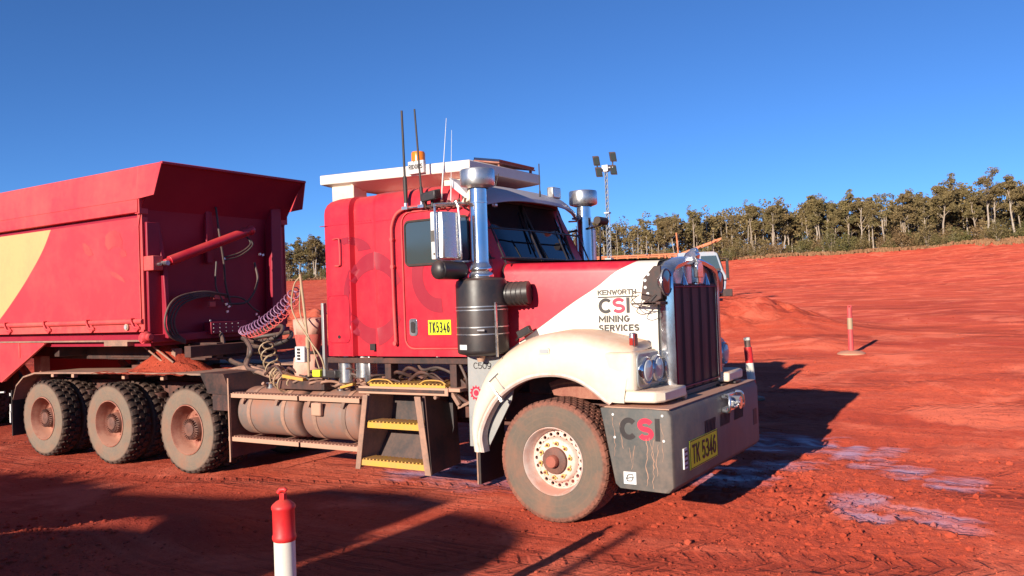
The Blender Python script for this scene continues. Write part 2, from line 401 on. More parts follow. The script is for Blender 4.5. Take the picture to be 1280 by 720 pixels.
# ------------------------------------------------------------------ terrain
def interp(x, xs, ys): return np.interp(x, xs, ys)
_rng = np.random.RandomState(3)
_tab = _rng.rand(256, 256)
def vn(x, y, seed=0):
    """tileable value noise, smooth"""
    x = x+seed*17.3; y = y+seed*9.7
    xi = np.floor(x).astype(int); yi = np.floor(y).astype(int); fx = x-xi; fy = y-yi
    fx = fx*fx*(3-2*fx); fy = fy*fy*(3-2*fy)
    a = _tab[xi % 256, yi % 256]; b = _tab[(xi+1) % 256, yi % 256]; c = _tab[xi % 256, (yi+1) % 256]; d = _tab[(xi+1) % 256, (yi+1) % 256]
    return (a*(1-fx)+b*fx)*(1-fy)+(c*(1-fx)+d*fx)*fy-.5
def fbm(x, y, f, o=4, seed=0):
    s = 0; a = 1
    for i in range(o): s = s+a*vn(x*f, y*f, seed+i); f *= 2.03; a *= .5
    return s
def polar(x, y):
    dx, dy = x-CP.x, y-CP.y
    d = np.hypot(dx, dy); a = dx*H.x+dy*H.y; l = dx*Rt2.x+dy*Rt2.y
    ang = np.arctan2(l, a)
    return d, ang
UA = [-.62, -.245, .1, .24, .54, .80]
def tree_dist(ang): return interp(ang, UA, [290, 270, 215, 185, 152, 140])
def tree_tan(ang): return interp(ang, UA, [.030, .0345, .040, .0415, .0440, .0470])
def ridge(x, y, pts, hgt, wid):
    """a windrow of soil along a polyline"""
    best = np.full(np.shape(x), 9e9)
    for (x0, y0), (x1, y1) in zip(pts[:-1], pts[1:]):
        vx, vy = x1-x0, y1-y0; L = vx*vx+vy*vy
        t = np.clip(((x-x0)*vx+(y-y0)*vy)/L, 0, 1)
        best = np.minimum(best, np.hypot(x-x0-t*vx, y-y0-t*vy))
    return hgt*np.exp(-(best/wid)**2)
def ground_z(x, y, fine=True):
    x = np.asarray(x, float); y = np.asarray(y, float)
    d, ang = polar(x, y)
    D = tree_dist(ang); zt = CP.z+D*tree_tan(ang)
    base = interp(d, [0, 12, 20, 30, 45, 60], [0, 0, .50, .85, 1.2, 1.5])
    t = np.clip((d-60)/(D-60), 0, 1)
    far = 1.5+(zt-1.5)*(t*.55+.45*t*t)
    z = np.where(d < 60, base, far)
    z = z+np.where(d > D, (d-D)*.004, 0)
    # truck pad stays flat
    pad0 = np.clip((np.maximum(np.maximum(-17-x, x-2.5), np.maximum(-1.2-y, y-3.2)))/3.0, 0, 1); z = z*pad0*pad0*(3-2*pad0)
    back = np.clip((np.abs(ang)-1.3)/.6, 0, 1); back = back*back*(3-2*back)
    z = z*(1-back)+back*np.clip((d-20)*.004, 0, 6)
    pad = np.clip((np.maximum(np.maximum(-14-x, x-2.5), np.maximum(-1.-y, y-3.5)))/2.0, 0, 1); pad = pad*pad*(3-2*pad)
    n = fbm(x, y, .35, 4, 1)*.10+fbm(x, y, .09, 3, 5)*.22*np.clip(d/40, .0, 1.6)
    z = z+n*(pad*.8+.05)*np.clip(d/6, .25, 1)
    # windrow in the left foreground
    lump = 1+.5*fbm(x, y, 1.6, 3, 9)
    z = z+ridge(x, y, [(-6.8, -3.6), (-4.6, -3.25), (-3.75, -2.85), (-3.1, -2.2), (-2.5, -1.75)], .20, .50)*lump
    z = z+ridge(x, y, [(-6.5, -5.6), (-2.5, -4.6)], .30, 1.0)*lump
    # bund beyond the truck on the left, lumps beyond its nose on the right
    z = z+ridge(x, y, [(-30, 18), (-14, 16.5), (-9, 18.2), (-4.5, 20.5)], .85, 2.4)*lump
    z = z+ridge(x, y, [(-6.5, 20), (-4.3, 21.5), (-2.0, 19.0), (-1.2, 15.5)], .13, 1.3)*lump
    z = z+ridge(x, y, [(-60, 128), (20, 150), (90, 118)], .5, 2.0)*lump
    if fine:
        near = np.clip(1-(d-6)/26, 0, 1)
        z = z+near*(fbm(x, y, 3.2, 4, 11)*.036)*(pad*.7+.3)
        # crumbly churned strip in front of the truck
        cx, cyy = x-1.9, y-1.6
        ch = np.exp(-((cx*.8+cyy*.15)/1.1)**2-((cyy-.2)/2.2)**2)
        z = z+near*ch*np.abs(fbm(x, y, 7., 3, 21))*.075
        # wheel ruts
        for k, (a, c0, wd, am) in enumerate(((.35, 3.3, .17, .03), (.30, 4.4, .2, .035), (1.35, 7.2, .22, .03), (.05, 6.4, .25, .03), (.08, 8.6, .25, .035))):
            q = (y-a*x)-c0
            z = z-near*am*np.exp(-(q/wd)**2)*(1+.6*np.sin(x*21+k))*(x > -1)
    return z
def gz(x, y): return float(ground_z(np.array([x]), np.array([y]), False)[0])
view = math.atan2(H.y, H.x)
A = np.concatenate([np.linspace(-PI, -.95, 60, endpoint=False), np.linspace(-.95, .95, 1150, endpoint=False), np.linspace(.95, PI, 60, endpoint=False)])
Rr = np.concatenate([[.02, .5, 1.], np.geomspace(1.3, 40, 520), np.geomspace(40.6, 420, 170), np.geomspace(440, 9000, 24)])
aa, rr = np.meshgrid(A, Rr)
gx = CP.x+rr*(np.cos(aa)*H.x+np.sin(aa)*Rt2.x); gy = CP.y+rr*(np.cos(aa)*H.y+np.sin(aa)*Rt2.y)
gzv = ground_z(gx, gy)
nr, na = aa.shape
verts = np.stack([gx, gy, gzv], -1).reshape(-1, 3)
i = np.arange(nr-1)[:, None]*na+np.arange(na)[None]; j = np.arange(nr-1)[:, None]*na+(np.arange(na)[None]+1) % na
quads = np.stack([i, i+na, j+na, j], -1).reshape(-1, 4)
me = bpy.data.meshes.new('ground'); me.vertices.add(len(verts)); me.vertices.foreach_set('co', verts.astype(np.float32).ravel())
me.loops.add(quads.size); me.loops.foreach_set('vertex_index', quads.astype(np.int32).ravel())
me.polygons.add(len(quads)); me.polygons.foreach_set('loop_start', (np.arange(len(quads))*4).astype(np.int32)); me.polygons.foreach_set('loop_total', np.full(len(quads), 4, np.int32))
me.update(calc_edges=True); me.validate(); me.shade_smooth()
if me.polygons[len(quads)//2].normal.z < 0: me.flip_normals()
ground = bpy.data.objects.new('ground', me); col.objects.link(ground); ground['kind'] = 'structure'

m, nt, b = newmat('soil')
co_ = objco(nt)
def mapped(scale, rot=0):
    mp = node(nt, 'ShaderNodeMapping'); nt.links.new(co_, mp.inputs[0]); mp.inputs['Scale'].default_value = scale; mp.inputs['Rotation'].default_value = (0, 0, rot)
    return mp.outputs[0]
nb = noise(nt, co_, .12, 5, .6); nm = noise(nt, co_, 1.1, 6, .62); nf = noise(nt, co_, 14, 6, .7); nx = noise(nt, co_, 70, 3, .7)
st = noise(nt, mapped((.03, .55, 1), R(-32)), 1., 5, .6, .6)            # long graded streaks
st2 = noise(nt, mapped((.25, 3.0, 1), R(-12)), 1., 5, .65, .4)
c = mix(nt, ramp(nt, nb, .35, .65), (.51, .074, .034), (.60, .104, .052))
c = mix(nt, ramp(nt, st, .45, .62, 0, .75), c, (.38, .050, .026))
c = mix(nt, ramp(nt, st2, .50, .68, 0, .65), c, (.64, .14, .078))
c = mix(nt, ramp(nt, mth(nt, 'ADD', mth(nt, 'MULTIPLY', nm, .5), mth(nt, 'MULTIPLY', nf, .5)), .36, .64, .75, 0), c, (.27, .034, .018))
c = mix(nt, ramp(nt, nx, .60, .80, 0, .5), c, (.70, .24, .15))
st3 = noise(nt, mapped((.012, .16, 1), R(-33)), 1., 4, .6, .8); c = mix(nt, ramp(nt, st3, .50, .58, 0, .55), c, (.34, .040, .024))
st4 = noise(nt, mapped((.5, 9., 1), R(-20)), 1., 4, .6, .3); msk = ramp(nt, noise(nt, co_, .3, 3, .5), .48, .60)
c = mix(nt, mth(nt, 'MULTIPLY', ramp(nt, st4, .54, .62, 0, .7), msk), c, (.20, .026, .016))
vo = node(nt, 'ShaderNodeTexVoronoi'); vo.inputs['Scale'].default_value = 16; vo.inputs['Randomness'].default_value = 1.; nt.links.new(co_, vo.inputs['Vector'])
crumb = mth(nt, 'MULTIPLY', ramp(nt, vo.outputs['Distance'], .22, .10), ramp(nt, nm, .42, .58)); c = mix(nt, mth(nt, 'MULTIPLY', crumb, .6), c, (.16, .022, .014))
# tyre prints: pairs of pressed tracks with chevron bars
tx_ = node(nt, 'ShaderNodeSeparateXYZ'); nt.links.new(co_, tx_.inputs[0]); trk = None
wob = mth(nt, 'MULTIPLY', mth(nt, 'SUBTRACT', noise(nt, co_, .12, 2, .5), .5), 2.2)
for a_, c_0, hw_ in ((.55, 6.4, .20), (.55, 8.7, .20), (.66, 10.6, .22), (.66, 13.1, .22), (.30, -.9, .18), (.30, 1.4, .18), (1.9, -2.6, .2), (1.9, -7.2, .2), (.60, 17.5, .3), (.60, 20.4, .3), (.42, 26., .4), (.42, 30., .4)):
    q_ = mth(nt, 'ADD', mth(nt, 'SUBTRACT', mth(nt, 'SUBTRACT', tx_.outputs[1], mth(nt, 'MULTIPLY', tx_.outputs[0], a_)), c_0), wob)
    t_ = ramp(nt, mth(nt, 'ABSOLUTE', q_), hw_*1.15, hw_*.9); ph_ = mth(nt, 'ADD', mth(nt, 'MULTIPLY', tx_.outputs[0], 46./(1+a_*.5)), mth(nt, 'MULTIPLY', mth(nt, 'ABSOLUTE', q_), 30.))
    t_ = mth(nt, 'MULTIPLY', t_, ramp(nt, mth(nt, 'SINE', ph_), -.2, .5, .35, 1.)); trk = t_ if trk is None else mth(nt, 'MAXIMUM', trk, t_)
trk = mth(nt, 'MULTIPLY', trk, ramp(nt, noise(nt, co_, .55, 4, .6), .40, .58)); c = mix(nt, mth(nt, 'MULTIPLY', trk, .55), c, (.24, .030, .016))
npz = noise(nt, co_, .45, 5, .65, .8); c = mix(nt, ramp(nt, npz, .52, .62, 0, .5), c, (.70, .17, .10))
# damp clay-grey slurry patches beside the truck's nose
def blob(cx, cy, rx, ry, rot=0, e=.35):
    mp = node(nt, 'ShaderNodeMapping'); mp.vector_type = 'TEXTURE'; nt.links.new(co_, mp.inputs[0])
    mp.inputs['Location'].default_value = (cx, cy, 0); mp.inputs['Rotation'].default_value = (0, 0, R(rot)); mp.inputs['Scale'].default_value = (rx, ry, 1)
    s = node(nt, 'ShaderNodeSeparateXYZ'); nt.links.new(mp.outputs[0], s.inputs[0])
    # squarish patch: a wheel-print of slurry
    q = mth(nt, 'ADD', mth(nt, 'POWER', mth(nt, 'ABSOLUTE', s.outputs[0]), 3.), mth(nt, 'POWER', mth(nt, 'ABSOLUTE', s.outputs[1]), 3.))
    return mth(nt, 'SUBTRACT', 1.2, q)
pt = None
for a in ((1.68, 4.25, .20, .55, 0), (2.05, 4.0, .22, .85, -6), (2.38, 3.25, .26, .42, -10), (2.9, 2.9, .30, .45, 0), (2.2, 1.75, .28, .45, 10), (2.75, 1.5, .45, .26, -20), (3.0, 1.25, .3, .16, -20), (2.3, 1.2, .25, .2, 0), (.95, 4.6, .75, .75, 20), (.8, 2.4, .5, .6, 30), (1.2, 3.2, .4, .4, 0), (-1.6, 1.6, 1.5, .9, 0)):
    q = blob(*a); pt = q if pt is None else mth(nt, 'MAXIMUM', pt, q)
nsl = noise(nt, mapped((1.0, 2.2, 1), R(8)), 1.5, 4, .55, .1)
wet = ramp(nt, mth(nt, 'ADD', pt, mth(nt, 'MULTIPLY', mth(nt, 'SUBTRACT', nsl, .53), 6.0)), .0, 1.7)
wet = mth(nt, 'MULTIPLY', wet, ramp(nt, pt, -.2, .35))
c = mix(nt, mth(nt, 'MULTIPLY', wet, .78), c, (.27, .18, .25))
nt.links.new(c, b.inputs['Base Color'])
nt.links.new(ramp(nt, wet, 0, 1, .95, .42), b.inputs['Roughness']); nt.links.new(ramp(nt, wet, 0, 1, .2, .5), b.inputs['Specular IOR Level'])
b.inputs['Diffuse Roughness'].default_value = 1.0
hh = mth(nt, 'ADD', mth(nt, 'MULTIPLY', nm, 1.0), mth(nt, 'ADD', mth(nt, 'MULTIPLY', nf, .55), mth(nt, 'MULTIPLY', nx, .22)))
hh = mth(nt, 'ADD', hh, mth(nt, 'ADD', mth(nt, 'MULTIPLY', st2, .8), mth(nt, 'MULTIPLY', crumb, .7)))
hh = mth(nt, 'SUBTRACT', hh, mth(nt, 'MULTIPLY', mth(nt, 'MULTIPLY', ramp(nt, st4, .50, .62), msk), .5))
hh = mth(nt, 'SUBTRACT', hh, mth(nt, 'MULTIPLY', trk, .7))
hh = mth(nt, 'MULTIPLY', hh, ramp(nt, wet, 0, 1, 1, .12))
bump(nt, b, hh, .85, .06)
me.materials.append(m)

# scattered clods of soil: nobody could count them
def clods():
    rng = random.Random(5); mb = MB()
    ico = bmesh.new(); bmesh.ops.create_icosphere(ico, subdivisions=1, radius=1); ico.verts.ensure_lookup_table()
    iv = [v.co.copy() for v in ico.verts]; fi = [tuple(v.index for v in f.verts) for f in ico.faces]; ico.free()
    pts = []
    for _ in range(11000):
        k = rng.random()
        if k < .30: x, y, s = rng.gauss(2.0, .8), rng.gauss(1.6, 1.3), rng.uniform(.006, .030)
        elif k < .55: x, y, s = rng.uniform(-9, 6), rng.gauss(-.3, .7), rng.uniform(.004, .016)
        elif k < .8: x, y, s = rng.uniform(-5, 6), rng.uniform(-4, 4), rng.uniform(.004, .018)
        elif k < .9: x, y, s = rng.gauss(-3.6, .9), rng.gauss(-2.7, .5), rng.uniform(.008, .03)
        else: x, y, s = rng.uniform(-4, 14), rng.uniform(3, 26), rng.uniform(.008, .04)
        pts.append((x, y, s*(.35+1.1*rng.random()**6)))
    P = np.array(pts); Z = ground_z(P[:, 0], P[:, 1])
    for (x, y, s), z in zip(pts, Z):
        a = rng.uniform(0, 6.28); sx_, sy_2, sz_ = rng.uniform(.7, 1.4), rng.uniform(.6, 1.1), rng.uniform(.45, .8)
        ca, sa = math.cos(a), math.sin(a); vs = []
        for v in iv:
            q = rng.uniform(.75, 1.2); px, py, pz = v.x*s*sx_*q, v.y*s*sy_2*q, v.z*s*sz_*q
            vs.append((x+px*ca-py*sa, y+px*sa+py*ca, z+s*.2+pz))
        mb.add(vs, fi)
    o = mb.build('loose_clods', 'soil', smooth=False); tag(o, 'small loose crumbs and clods of red soil strewn over the ground', 'loose soil', kind='stuff')
clods()

# ------------------------------------------------------------------ wheels
TR = .535
def tyre_mb(y0, wd, rows, lugs, depth, R0=TR, ri=.298, shoulder=.035, gap=.22):
    """tyre with its outer face at y0 (facing -Y) and width wd towards +Y, moulded tread blocks"""
    mb = MB(); samples = [0, .07, 1-gap-.07, 1-gap]; na = lugs*4
    def ring(r, y, off, lo=None):
        out = []
        for l in range(lugs):
            for k, s_ in enumerate(samples):
                a = 2*PI*(l+s_+off)/lugs; rr_ = r if (lo is None or k in (1, 2)) else lo
                out.append((rr_*math.cos(a), y, rr_*math.sin(a)))
        return out
    rings = []
    for r, y in ((ri, .03), (ri+.012, .005), (ri+.05, 0), (R0-.13, -.006), (R0-.07, 0.0)): rings.append(ring(r, y0+y+.006, 0))
    rings.append(ring(R0-.035, y0+.008, 0, R0-.04))
    rings.append(ring(R0-.012, y0+.016, 0, R0-depth-.008))
    x0 = y0+shoulder; x1 = y0+wd-shoulder; rw = (x1-x0)/rows
    for j in range(rows):
        off = 0.5*(j % 2); a, b_ = x0+j*rw, x0+(j+1)*rw; g = rw*.07
        if j: rings.append(ring(R0-depth, a+g*.4, off, R0-depth))
        rings.append(ring(R0, a+g, off+.04, R0-depth)); rings.append(ring(R0, (a+b_)/2, off+.14, R0-depth)); rings.append(ring(R0, b_-g, off+.04, R0-depth))
        if j < rows-1: rings.append(ring(R0-depth, b_-g*.4, off, R0-depth))
    for r, y in ((R0-.012, wd-.016), (R0-.04, wd-.008), (R0-.13, wd), (ri+.03, wd), (ri, wd-.03)): rings.append(ring(r, y0+y, 0))
    return mb.loft(rings)
def rim_drive():
    mb = MB()
    mb.lathe([(.300, .035), (.306, .004), (.294, 0), (.286, .02), (.276, .06), (.262, .10), (.255, .17), (.235, .20), (.15, .215), (.13, .22)], (0, 0, 0), 'y', 64)
    return mb
def hub_drive():
    mb = MB(); mb.lathe([(.135, .22), (.135, .09), (.125, .07), (.085, .055), (.08, .035), (.045, .028), (.001, .026)], (0, 0, 0), 'y', 36)
    for k in range(24):                       # radial fins of the hub cover
        a = 2*PI*k/24; c, s_ = math.cos(a), math.sin(a)
        mb.obox((c*.092, .062, s_*.092), (c*.034, -.010, s_*.034), (0, .022, 0), (-s_*.0035, 0, c*.0035))
    return mb
def nuts(n, r, y, rad=.015, ln=.03, ph=0):
    mb = MB()
    for k in range(n):
        a = 2*PI*(k+ph)/n; c, s_ = math.cos(a)*r, math.sin(a)*r
        mb.cyl((c, y, s_), (c, y-ln, s_), rad, rad*.9, 6); mb.cyl((c, y-ln, s_), (c, y-ln-.018, s_), rad*.5, rad*.5, 8)
    return mb
ty_d1 = tyre_mb(0, .28, 3, 30, .026, gap=.30); ty_d2 = tyre_mb(.34, .28, 3, 30, .026, gap=.30)
def make_drive_wheel(parent):
    whl = bpy.data.objects.new('wheel', None); col.objects.link(whl); whl.parent = parent
    for nm_, mb, mt in (('tyre', ty_d1, 'tyre_drive'), ('tyre', ty_d2, 'tyre_drive'), ('rim', rim_drive(), 'rim_red'), ('hub', hub_drive(), 'hub_dark'), ('wheel_nuts', nuts(10, .168, .215, .014, .03), 'hub_red')):
        mb.build(nm_, mt, whl, local=True, loc=(0, 0, 0))
    return whl
ty_f = tyre_mb(0, .36, 5, 52, .009, gap=.14, shoulder=.03, ri=.292)
def make_front_wheel(parent):
    whl = bpy.data.objects.new('wheel', None); col.objects.link(whl); whl.parent = parent
    ty_f.build('tyre', 'tyre_front', whl, local=True, loc=(0, 0, 0))
    mb = MB()
    mb.lathe([(.296, .045), (.300, .012), (.292, .004), (.284, .016), (.279, .05), (.268, .075), (.264, .12), (.258, .135), (.246, .14)], (0, 0, 0), 'y', 64)
    mb.build('rim', 'rim_white', whl, local=True, loc=(0, 0, 0))
    # disc with real hand holes
    mb = MB(); nh = 20; vs = []; seg = nh*8
    ro, rm, ri_ = .250, .226, .202
    def P(r, a, y): return (r*math.cos(a), y, r*math.sin(a))
    hole_r = .0155
    for h in range(nh):
        a0 = 2*PI*h/nh; K = 12; base = len(mb.v); w_ = PI/nh
        hole = []; outer = []
        for k in range(K):
            t = 2*PI*k/K; hr = rm+hole_r*math.cos(t); ha = a0+hole_r*1.1*math.sin(t)/rm
            hole.append(P(hr, ha, .128))
            c, s_ = math.cos(t), math.sin(t); q = max(abs(c), abs(s_)); cc, ss = c/q, s_/q
            r_ = rm+(ro-rm if cc > 0 else rm-ri_)*cc; outer.append(P(r_, a0+w_*ss, .135 if cc > .5 else (.118 if cc < -.5 else .1265)))
        back = [(v[0], v[1]+.02, v[2]) for v in hole]
        mb.add(outer+hole+back, [(k, (k+1) % K, K+(k+1) % K, K+k) for k in range(K)]+[(K+k, K+(k+1) % K, 2*K+(k+1) % K, 2*K+k) for k in range(K)])
    mb.lathe([(.202, .118), (.190, .085), (.178, .075), (.10, .072)], (0, 0, 0), 'y', 64)
    mb.build('wheel_disc', 'rim_white', whl, local=True, loc=(0, 0, 0), ang=45)
    MB().lathe([(.118, .078), (.116, .045), (.104, .038), (.05, .036)], (0, 0, 0), 'y', 40).build('hub', 'hub_dark', whl, local=True, loc=(0, 0, 0))
    MB().lathe([(.055, .04), (.055, -.005), (.048, -.02), (.001, -.022)], (0, 0, 0), 'y', 32).build('hub_cap', 'hub_red', whl, local=True, loc=(0, 0, 0))
    nuts(10, .150, .078, .013, .026, .3).build('wheel_nuts', 'hub_red', whl, local=True, loc=(0, 0, 0))
    mb = MB()
    for k in range(10):                       # yellow wheel-nut indicators
        a = 2*PI*(k+.3)/10; c, s_ = math.cos(a), math.sin(a)
        mb.cyl((c*.15, .066, s_*.15), (c*.15, .058, s_*.15), .019, .019, 12)
        mb.obox((c*.15-s_*.02, .062, s_*.15+c*.02), (-s_*.014, 0, c*.014), (0, .003, 0), (c*.005, 0, s_*.005))
    mb.build('nut_indicators', 'nut_yellow', whl, local=True, loc=(0, 0, 0))
    return whl

# ------------------------------------------------------------------ prime mover
T = empty('prime_mover', (-1.8, YC, 0), 'red and white bonneted prime mover with two tall intake stacks', 'truck')
W1 = {}
fw = make_front_wheel(T); fw.location = Vector((0, 0, TR))-T.location
fw2 = copy_tree(fw); fw2.location = Vector((0, 2*YC, TR))-T.location; fw2.rotation_euler.z = PI
DX = [-5.136, -6.733, -8.330]
dw = make_drive_wheel(T); dw.location = Vector((DX[0], .114, TR))-T.location
for k, x in enumerate(DX):
    if k: c_ = copy_tree(dw); c_.location = Vector((x, .114, TR))-T.location; c_.rotation_euler.y = .4*k
    c_ = copy_tree(dw); c_.location = Vector((x, 2*YC-.114, TR))-T.location; c_.rotation_euler = (0, .7*k, PI)

# chassis
mb = MB()
for y in (YC-.43, YC+.35): mb.box(-9.0, .9, y, y+.08, .76, 1.04)
for x in (-8.9, -7.5, -5.9, -4.4, -3.0, -1.6): mb.box(x, x+.12, YC-.36, YC+.36, .80, 1.0)
mb.build('chassis', 'frame_steel', T, bevel=.008)
mb = MB()
for x in DX:
    mb.cyl((x, .35, TR), (x, 2*YC-.35, TR), .085, n=16); mb.sphere((x, YC, TR), .21, 16)
    for y in (YC-.52, YC+.52): mb.box(x-.5, x+.5, y-.05, y+.05, .60, .70); mb.cyl((x+.33, y, .70), (x+.33, y, .9), .11, n=14)
mb.cyl((0, .3, TR-.05), (0, 2*YC-.3, TR-.05), .06, n=12)
for y in (YC-.45, YC+.45): mb.box(-.7, .7, y-.045, y+.045, .60, .66)
mb.cyl((-4.9, YC, .55), (-1.5, YC, .80), .06, n=12)
mb.build('axles', 'frame_steel', T)
mb = MB()                                       # engine and gearbox mass under the bonnet and floor
mb.box(-.65, .62, YC-.35, YC+.35, .78, 1.75); mb.box(-1.7, -.65, YC-.28, YC+.28, .68, 1.2); mb.cyl((-2.0, YC, .86), (-1.7, YC, .86), .22, n=16)
mb.box(-.55, .45, YC-.56, YC-.37, 1.05, 1.5)
for k in range(6): mb.cyl((-.5+k*.17, YC-.37, 1.35), (-.5+k*.17, YC-.52, 1.40), .05, n=10)
mb.tube(catmull([(-.9, .45, 1.30), (-1.15, .40, 1.15), (-1.3, .55, 1.0), (-1.6, .5, .98)]), .045)
mb.build('engine', 'frame_steel', T, bevel=.01)
mb = MB()                                       # orange-red primed inner guard seen through the wheel arch
mb.prism([(-.25, 1.17), (.10, 1.30), (.62, 1.14), (.66, 1.02), (.0, 1.04), (-.2, 1.06)], 'y', .44, .47)
mb.build('inner_guard', 'rim_red', T)
mb = MB()
for p in ([(-2.8, .30, 1.38), (-2.0, .32, 1.36), (-1.2, .30, 1.38), (-.9, .34, 1.2)], [(-2.6, .24, 1.25), (-2.2, .3, 1.18), (-1.9, .42, 1.22), (-1.4, .3, 1.3)],
          [(-1.7, .3, 1.4), (-1.55, .2, 1.3), (-1.35, .2, 1.32), (-1.15, .25, 1.22), (-.95, .3, 1.0)], [(-1.1, .2, 1.38), (-1.0, .18, 1.2), (-1.1, .3, 1.05)]):
    mb.tube(catmull(p), .014, 8)
mb.build('hoses', 'hose', T)
mb = MB(); mb.box(-2.8, -.9, .16, .24, 1.36, 1.42); mb.box(-1.2, -1.12, .18, .3, 1.05, 1.42); mb.box(-2.02, -1.94, .18, .3, 1.2, 1.4)
mb.obox((-1.05, .28, 1.10), (.16, 0, -.10), (0, .03, 0), (.02, 0, .03)); mb.cyl((-1.25, .2, 1.12), (-1.0, .2, .98), .02)
mb.build('cab_mount', 'black_steel', T, bevel=.006)

# cab + sleeper shell
Z0, ZW, ZT = 1.44, 2.34, 2.93
def front_x(z): return -.64 if z <= ZW else -.64-(z-ZW)*(.30/(ZT-ZW))
def plan(z, inset=0., rear=0.):
    xf = front_x(min(z, ZT))-inset*.6; y0, y1 = .08+inset, 2*YC-.08-inset; xr = -2.76+inset*.5+rear
    half = [(xr, YC), (xr, y0+.12), (xr+.012, y0+.06), (xr+.04, y0+.025), (xr+.09, y0+.006), (xr+.15, y0), (-2.37, y0), (-2.355, y0-.012), (-2.34, y0-.012), (-2.325, y0+.05), (-2.04, y0+.05), (-2.02, y0-.012), (-2.005, y0-.012), (-1.99, y0), (-1.5, y0), (xf-.30, y0), (xf-.18, y0+.03), (xf-.03, y0+.12), (xf, y0+.22), (xf, YC)]
    return [(x, y, z) for x, y in half]+[(x, 2*YC-y, z) for x, y in reversed(half[1:-1])]
rings = [plan(z) for z in (Z0, 1.6, 1.9, 2.2, ZW, 2.6, 2.81, ZT)]
for dz, ins in ((.055, .006), (.10, .022), (.135, .05), (.16, .10), (.175, .18)): rings.append(plan(ZT+dz, ins, ins*.6))
mb = MB().loft(rings, caps=True); mb.build('cab', 'red_paint', T, ang=28)
mb = MB()                                       # seam where the raised roof joins, and the sleeper's lower edge
mb.box(-2.765, -2.37, .0765, .10, 2.806, 2.812); mb.box(-2.32, -2.04, .126, .14, 2.800, 2.806); mb.box(-1.99, -1.72, .0765, .09, 2.800, 2.806)
for k in range(7): mb.cyl((-2.30+k*.04, .132, 2.825), (-2.30+k*.04, .124, 2.825), .004, n=6)
mb.build('roof_seam', 'red_dark', T, smooth=False)
# locker door and grab handle on the sleeper
pl = rrect(-2.68, -2.385, 1.58, 2.07, .05)
MB().prism(pl, 'y', .0765, .09).build('locker_door', 'red_paint', T, bevel=.003)
mb = MB(); P_ = [(x, .077, z) for x, z in pl]; mb.tube(P_+[P_[0]], .005, 6); mb.build('locker_seal', 'red_dark', T)
mb = MB(); mb.cyl((-2.53, .078, 1.64), (-2.53, .070, 1.64), .018, n=12); mb.box(-2.06-.05, -2.06+.02, .068, .12, 1.50, 1.565); mb.build('latch', 'black_plastic', T)
mb = MB(); mb.tube(catmull([(-2.58, .075, 2.66), (-2.49, .06, 2.66), (-2.47, .055, 2.62), (-2.47, .055, 2.42), (-2.49, .06, 2.38), (-2.56, .075, 2.38)], 5), .008); mb.build('grab_handle', 'red_trim', T)
# faded ghost letters of an old logo on the sleeper and door
def flankY(x):                                   # outer skin of the sleeper flank
    return float(np.interp(x, [-2.37, -2.355, -2.34, -2.325, -2.04, -2.02, -2.005, -1.99], [.08, .068, .068, .13, .13, .068, .068, .08]))
def arc_band(cx, cz, rx0, rz0, rx1, rz1, a0, a1, yf, name, label):
    mb = MB(); rings = []
    for k in range(41):
        a = R(a0+(a1-a0)*k/40); rings.append([(cx+(rx0+(rx1-rx0)*t)*math.cos(a), yf(cx+(rx0+(rx1-rx0)*t)*math.cos(a))-.0022, cz+(rz0+(rz1-rz0)*t)*math.sin(a)) for t in np.linspace(0, 1, 9)])
    o = mb.loft(rings, closed=False).build(name, 'ghost_red', T); o['label'] = label
arc_band(-2.06, 2.02, .32, .30, .40, .48, 20, 335, flankY, 'faded_letter', 'faded dark red letter C showing through the sleeper paint')
arc_band(-2.38, 2.50, .10, .10, .28, .17, 10, 120, flankY, 'faded_mark', 'faded dark crescent high on the sleeper')
# door
dpl = rrect(-1.63, -.80, 1.53, 2.84, .10)
door = MB().prism(dpl, 'y', .070, .085).build('door', 'red_paint', T, bevel=.004)
mb = MB(); P_ = [(x, .071, z) for x, z in rrect(-1.645, -.79, 1.515, 2.855, .11)]; mb.tube(P_+[P_[0]], .008, 6); mb.build('door_seal', 'red_trim', door)
wpl = rrect(-1.60, -.84, 2.33, 2.76, .05)
win = MB().prism(wpl, 'y', .063, .069).build('window', 'glass_side', door)
mb = MB(); P_ = [(x, .064, z) for x, z in wpl]; mb.tube(P_+[P_[0]], .013, 6); mb.box(-1.20, -1.185, .056, .064, 2.33, 2.76); mb.build('window_frame', 'rubber', win)
mb = MB(); mb.prism(rrect(-1.585, -1.485, 1.64, 1.81, .03), 'y', .062, .069); mb.build('door_handle', 'stainless', door, bevel=.004)
mb = MB(); mb.prism(rrect(-1.56, -1.51, 1.67, 1.78, .02), 'y', .055, .061); mb.build('door_lock', 'black_plastic', door)
arc_band(-1.20, 2.22, .20, .22, .34, .36, 150, 275, lambda x: .0698, 'faded_letter', 'faded dark red letter curve showing through the door paint')
pb = MB().box(-1.35, -1.08, .063, .0685, 1.65, 1.79).build('number_plate', 'plate_yellow', door)
text('TK5346', 'ink_black', pb, sideY(.063), -1.34, -1.092, 1.668, 1.772, .135, depth=.0015)
